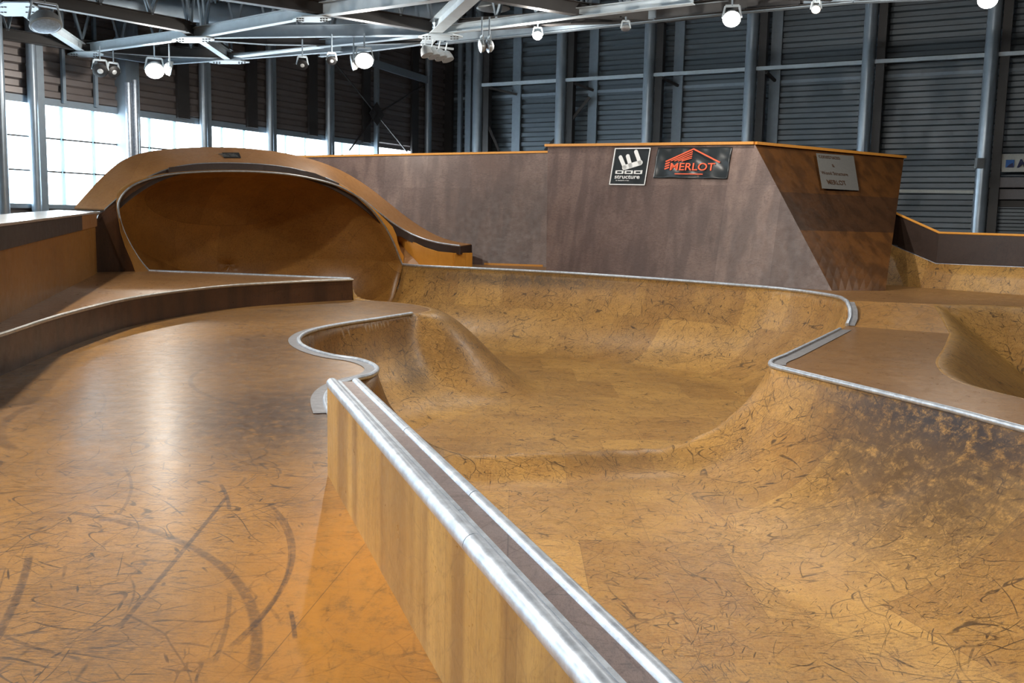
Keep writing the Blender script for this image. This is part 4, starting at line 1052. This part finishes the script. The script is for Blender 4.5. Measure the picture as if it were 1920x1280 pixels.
# ---------------- roof steelwork
def T(px, py, z=ZT): return P(px, py, z)
def beam(pts, w, h, label, mat, name='roof_beam', lift=0.0, grp=None):
    t = thing(name, label, 'beam', tuple(pts[0]), grp)
    for a, b in zip(pts, pts[1:]):
        MB().hbeam(a + UP * (h / 2 + lift), b + UP * (h / 2 + lift), w, h, .02).build('member', mat, t)
    return t
N0 = T(22, 12); N1 = T(158, 100); N2 = T(368, 72); N3 = T(428, 113); N4 = T(585, 33); N5 = T(812, 67); N6 = T(895, -8); NL = T(72, 112)
def gusset(px, py, wx, wy, label, ref):
    pts = []
    mb = MB(); c = T(px, py)
    ring_ = [T(px + wx * x, py + wy * y) for x, y in ((-1, -.15), (-.55, -.9), (.55, -.9), (1, -.1), (1, .15), (.5, .95), (-.5, .95), (-1, .15))]
    mb.prism([q + UP * -.012 for q in ring_], (0, 0, -.03)); t = thing('gusset_plate', label, 'plate', tuple(c), 'bolted gusset plates of the roof frame')
    mb.build('plate', paint_lt, t)
    k = 0
    for dx in (-.62, .62):
        for ex in (-.14, 0, .14):
            for ey in (-.35, .35):
                q = T(px + wx * (dx + ex), py + wy * ey)
                MB().cyl(q + UP * -.035, q + UP * -.06, .028, 6).build('bolt', black, t)
gusset(30, 14, 42, 14, 'bolted gusset plate at the top left corner of the view', 0)
gusset(160, 100, 34, 5.5, 'bolted gusset plate above the leftmost column', 0)
gusset(362, 72, 40, 6, 'bolted gusset plate above the lit lamp at left', 0)
gusset(430, 114.5, 38, 3.2, 'thin gusset plate right of the lit lamp at left', 0)
gusset(585, 33, 36, 6, 'bolted gusset plate top centre left of the frame', 0)
gusset(826, 67, 42, 6, 'bolted gusset plate above the four lamp cluster', 0)
BM = [((N0, N1), .2, .24, 'pale roof beam slanting down from the top left corner', paint_lt), ((N1, N2), .18, .26, 'pale roof beam rising right from the leftmost gusset', paint_lt),
      ((N2, N4), .18, .28, 'pale roof beam between second gusset and the top centre left gusset', paint_lt), ((N4, N6), .22, .3, 'pale roof beam rising from the top centre left gusset out of view', paint_lt),
      ((N1, NL), .16, .24, 'short roof beam from leftmost gusset to the first column', paint), ((N1, T(300, 122)), .14, .16, 'thin roof beam running right and down behind the lit lamp', paint),
      ((N2, N3), .2, .26, 'short pale roof beam slanting down right above the lit lamp', paint_lt), ((N2, N5), .16, .3, 'long level roof beam between the lamp at left and the lamp cluster', paint),
      ((N3, T(640, 97)), .14, .18, 'roof beam along the top of the window wall left half', paint), ((T(445, 107), T(600, 89)), .3, .03, 'bright flat roof member right of the third gusset', paint_lt),
      ((T(600, 89), N5), .2, .2, 'roof beam running to the cluster gusset from the left', paint), ((T(600, 107), T(795, 84)), .14, .2, 'lower roof beam left of the lamp cluster carrying lit lamp', paint),
      ((N5, N6), .3, .3, 'broad shiny roof beam rising from the cluster gusset out of the top', paint_lt), ((T(800, 82), N5), .34, .25, 'stub of broad roof beam over the lamp cluster', paint_lt),
      ((N5, T(1073, 34), T(1300, 8)), .2, .2, 'pale roof beam running right from cluster gusset, upper of two', paint_lt), ((T(820, 84), T(996, 66), T(1290, 34), T(1600, 6), T(1860, -6)), .18, .28, 'long roof edge beam above the back wall carrying the right hand lamps', paint),
      ((T(428, 113), T(275, 124)), .14, .18, 'roof beam running left behind the lit lamp', paint)]
for pts, w, h, lb, mt in BM: beam(list(pts), w, h, lb, mt)
def truss(pts, label, depth=2.2, n=7, mat=None, w=.2, h=.3):
    mat = mat or paint_dk
    t = thing('roof_truss', label, 'truss', tuple(pts[0]), 'roof trusses')
    pts = [Vector(p) for p in pts]
    for a, b in zip(pts, pts[1:]):
        MB().hbeam(a + UP * (h / 2 + .03), b + UP * (h / 2 + .03), w, h, .02).build('bottom_chord', mat, t)
        MB().hbeam(a + UP * (depth + h / 2), b + UP * (depth + h / 2), w, h, .02).build('top_chord', mat, t)
    q = resample(pts, (sum((b - a).length for a, b in zip(pts, pts[1:]))) / (2 * n) * .999)
    for i in range(len(q) - 1):
        a, b = q[i], q[i + 1]
        if i % 2: a, b = a + UP * depth, b + UP * h
        else: a, b = a + UP * h, b + UP * depth
        sd = (b - a).cross(UP).normalized() * .06
        MB().bar(a + sd, b + sd, .05, .05).build('web_member', paint, t); MB().bar(a - sd, b - sd, .05, .05).build('web_member', paint, t)
truss([T(-160, -30), T(67, 12), T(346, 62), N3 + Vector((0, .2, 0))], 'dark roof truss crossing from top left down to the lit lamp at left', n=8)
truss([T(250, -40), T(413, 2), T(598, 29), T(810, 63)], 'dark roof truss descending to the gusset above the lamp cluster', n=8)
truss([T(780, -22), T(909, 3), T(1100, 35), T(1245, 44)], 'dark curved roof truss at top centre right ending above the back wall', n=7)
truss([T(-140, 68), T(0, 76), T(150, 97), T(300, 108), T(425, 112)], 'dark roof truss at the far left over the window wall', n=8)
truss([T(380, 78), T(500, 86), T(615, 88), T(790, 84)], 'dark roof truss between lit lamp and lamp cluster', n=7)
truss([T(860, 62), T(1073, 48), T(1245, 44), T(1500, 14)], 'dark roof truss running right above the back wall columns', n=8)
truss([T(1230, 40), T(1400, 22), T(1640, 5), T(1870, -12)], 'dark roof truss at the upper right edge of the view', n=8)
truss([T(700, -45), T(1000, -30), T(1300, -5), T(1560, 4)], 'dark roof truss nearest the top centre edge of the view', n=8)
truss([T(-60, -120), T(300, -60), T(600, -38), T(900, -40)], 'dark roof truss above the top left edge of the view', n=9)
# air duct
tag(MB().tube([P(140, -6, 7.3), P(330, 18, 7.3), P(500, 32, 7.3), P(720, 30, 7.3), P(860, 22, 7.3)], .3, 18).build('air_duct', paint, None, True), 'round metal air duct running behind the roof trusses at left', 'duct')
# ---------------- lamps
def flood(px, py, z, r, lit, label, power=0, aim=None, grp=None, size=.34):
    c = P(px, py, z)
    t = thing('floodlight', label, 'floodlight', tuple(c), grp)
    ax = (Vector((CP.x, CP.y, 0)) - Vector((c.x, c.y, 0))).normalized() * .75 - UP * .65 if aim is None else (Vector(aim) - c)
    ax.normalize(); sd = ax.cross(UP).normalized()
    prof = [(-.9, .25), (-.75, .62), (-.3, .95), (.25, 1.0), (.3, 1.05), (.34, 1.0)]
    mb = MB(); base = [c + ax * (a * size * .8) for a, _ in prof]
    mb.tube(base, [b * size for _, b in prof], 20, True); mb.build('housing', lampgrey if lit != 2 else black, t, True)
    mb = MB(); mb.tube([c + ax * (.36 * size * .8), c + ax * (.42 * size * .8)], [size * .9, size * .8], 20); mb.build('lens', glow if lit == 1 else (glow_w if lit == 3 else (black if lit == 2 else galv)), t, True)
    if lit == 2: MB().tube([c + ax * (.43 * size * .8), c + ax * (.47 * size * .8)], [size * .4, size * .36], 16).build('lens_ring', lampgrey, t, True)
    tp = c + UP * (size * 1.15 + .04)
    mb = MB(); mb.bar(c + sd * size * 1.08, tp + sd * size * .8, .03, .05); mb.bar(c - sd * size * 1.08, tp - sd * size * .8, .03, .05); mb.bar(tp + sd * size * .8, tp - sd * size * .8, .03, .05); mb.build('bracket', paint_lt, t)
    MB().cyl(tp, tp + UP * max(.1, ZT - tp.z + .05), .02, 8).build('stem', paint, t)
    if power:
        ld = bpy.data.lights.new('floodlight_beam', 'POINT'); ld.energy = power; ld.color = (1, .94, .85); ld.shadow_soft_size = .1
        lo = bpy.data.objects.new('floodlight_beam', ld); COL.objects.link(lo); lo.location = c + ax * (size * .9 + .12)
        lo.rotation_euler = (-ax).to_track_quat('Z', 'Y').to_euler(); lo.parent = t; lo.matrix_parent_inverse = Matrix.Translation(-Vector(t.location))
    return t
LP = 230
flood(290, 131, 5.55, 1, 1, 'brightly lit floodlight at left above the cradle', LP, size=.24)
flood(683, 112, 5.6, 1, 1, 'brightly lit floodlight left of the lamp cluster', LP, size=.22)
flood(1008, 66, 6.0, 1, 1, 'small lit floodlight hanging before the second back wall column', LP * .6, size=.11)
flood(1372, 34, 5.7, 1, 1, 'brightly lit floodlight above the slanted tower corner', LP, size=.17)
flood(1852, -2, 5.9, 1, 1, 'lit floodlight cut by the top edge at upper right', LP, size=.17)
flood(663, 117, 5.6, 1, 0, 'unlit pale floodlight touching the lit one left of cluster', size=.2, aim=P(663, 117, 5.6) + Vector((-1, -.2, -.2)))
flood(85, 42, 5.75, 1, 0, 'large unlit bell floodlight at the top left corner', size=.33, aim=P(85, 42, 5.75) + Vector((.3, -.3, -1)))
flood(318, 128, 5.6, 1, 0, 'unlit floodlight just right of the lit one above the cradle', size=.2, aim=P(318, 128, 5.6) + Vector((1, .4, -.3)))
flood(188, 131, 5.6, 1, 2, 'left of the pair of black spotlights under the window wall beam', size=.2)
flood(213, 134, 5.6, 1, 2, 'right of the pair of black spotlights under the window wall beam', size=.17, aim=P(213, 134, 5.6) + Vector((.6, -.5, -.4)))
flood(567, 121, 5.6, 1, 2, 'single black spotlight hanging between fourth and fifth window columns', size=.14)
flood(622, 113, 5.6, 1, 2, 'small black spotlight beside the fifth window column', size=.12)
flood(903, 86, 5.6, 1, 0, 'left of two pale unlit floodlights right of the lamp cluster', size=.15, aim=P(903, 86, 5.6) + Vector((-1, -.3, -.2)))
flood(917, 86, 5.6, 1, 0, 'right of two pale unlit floodlights right of the lamp cluster', size=.15, aim=P(917, 86, 5.6) + Vector((-1, -.3, -.2)))
flood(1173, 53, 6.0, 1, 0, 'small unlit lamp under the edge beam before the back wall', size=.10, aim=P(1173, 53, 6.0) + Vector((0, -.3, -1)))
flood(1530, 17, 5.9, 1, 3, 'small dim lamp glowing pinkish under the upper right truss', size=.09)
cl_ = thing('lamp_cluster', 'row of four pale lamp heads on one bracket under the centre gusset', 'lamp', tuple(T(815, 90)))
for k in range(4):
    c = P(799 + k * 13, 97 + k * 3, 5.75)
    mb = MB(); ax = Vector((.35, -.2, -1)).normalized()
    mb.tube([c - ax * .16, c - ax * .1, c + ax * .02, c + ax * .1], [.04, .11, .15, .16], 14); mb.build('lamp_head', lampgrey, cl_, True)
    MB().cyl(c - ax * .14, Vector((c.x, c.y, 6.1)), .018, 6).build('arm', paint_lt, cl_)
MB().bar(P(790, 84, 6.1), P(850, 92, 6.1), .05, .05).build('bracket', paint_lt, cl_)
dm = thing('dome_lamp', 'round reflector dome lamp hanging between the trusses at top centre', 'lamp', tuple(P(925, 14, 6.8)))
c = P(925, 16, 6.8)
mb = MB(); mb.tube([c + UP * .3, c + UP * .26, c + UP * .12, c, c - UP * .03], [.1, .2, .34, .42, .36], 22); mb.build('reflector', lampgrey, dm, True)
MB().cyl(c + UP * .3, c + UP * 1.6, .04, 8).build('stem', paint, dm)
# unseen lamps of the same kind along the left, plus an added overhead fill
for (x, y, z, e, aim, w) in ((-7.0, 2.5, 9.0, 4800, (1.5, 7, -1), 'nearest the viewer'), (-8.0, 9.5, 9.0, 4800, (2, 14, -1), 'level with the barrier wall'), (2.5, 8.0, 8.5, 700, (2.5, 8.0, -1), 'added as fill high over the shallow bowl')):
    c = Vector((x, y, z)); ax = (Vector(aim) - c).normalized(); t = thing('floodlight', 'lit floodlight out of view, the one %s' % w, 'floodlight', tuple(c))
    MB().tube([c - ax * .3, c - ax * .2, c], [.08, .25, .3], 20).build('housing', lampgrey, t, True)
    MB().cyl(c - ax * .28, Vector((c.x, c.y, ZTOP)) - ax * .0, .03, 6).build('stem', paint, t)
    ld = bpy.data.lights.new('floodlight_beam', 'SPOT'); ld.energy = e; ld.color = (1, .94, .85); ld.spot_size = math.radians(150); ld.spot_blend = .9; ld.shadow_soft_size = .3
    lo = bpy.data.objects.new('floodlight_beam', ld); COL.objects.link(lo); lo.location = c + ax * .03; lo.rotation_euler = (-ax).to_track_quat('Z', 'Y').to_euler(); lo.parent = t; lo.matrix_parent_inverse = Matrix.Translation(-Vector(t.location))
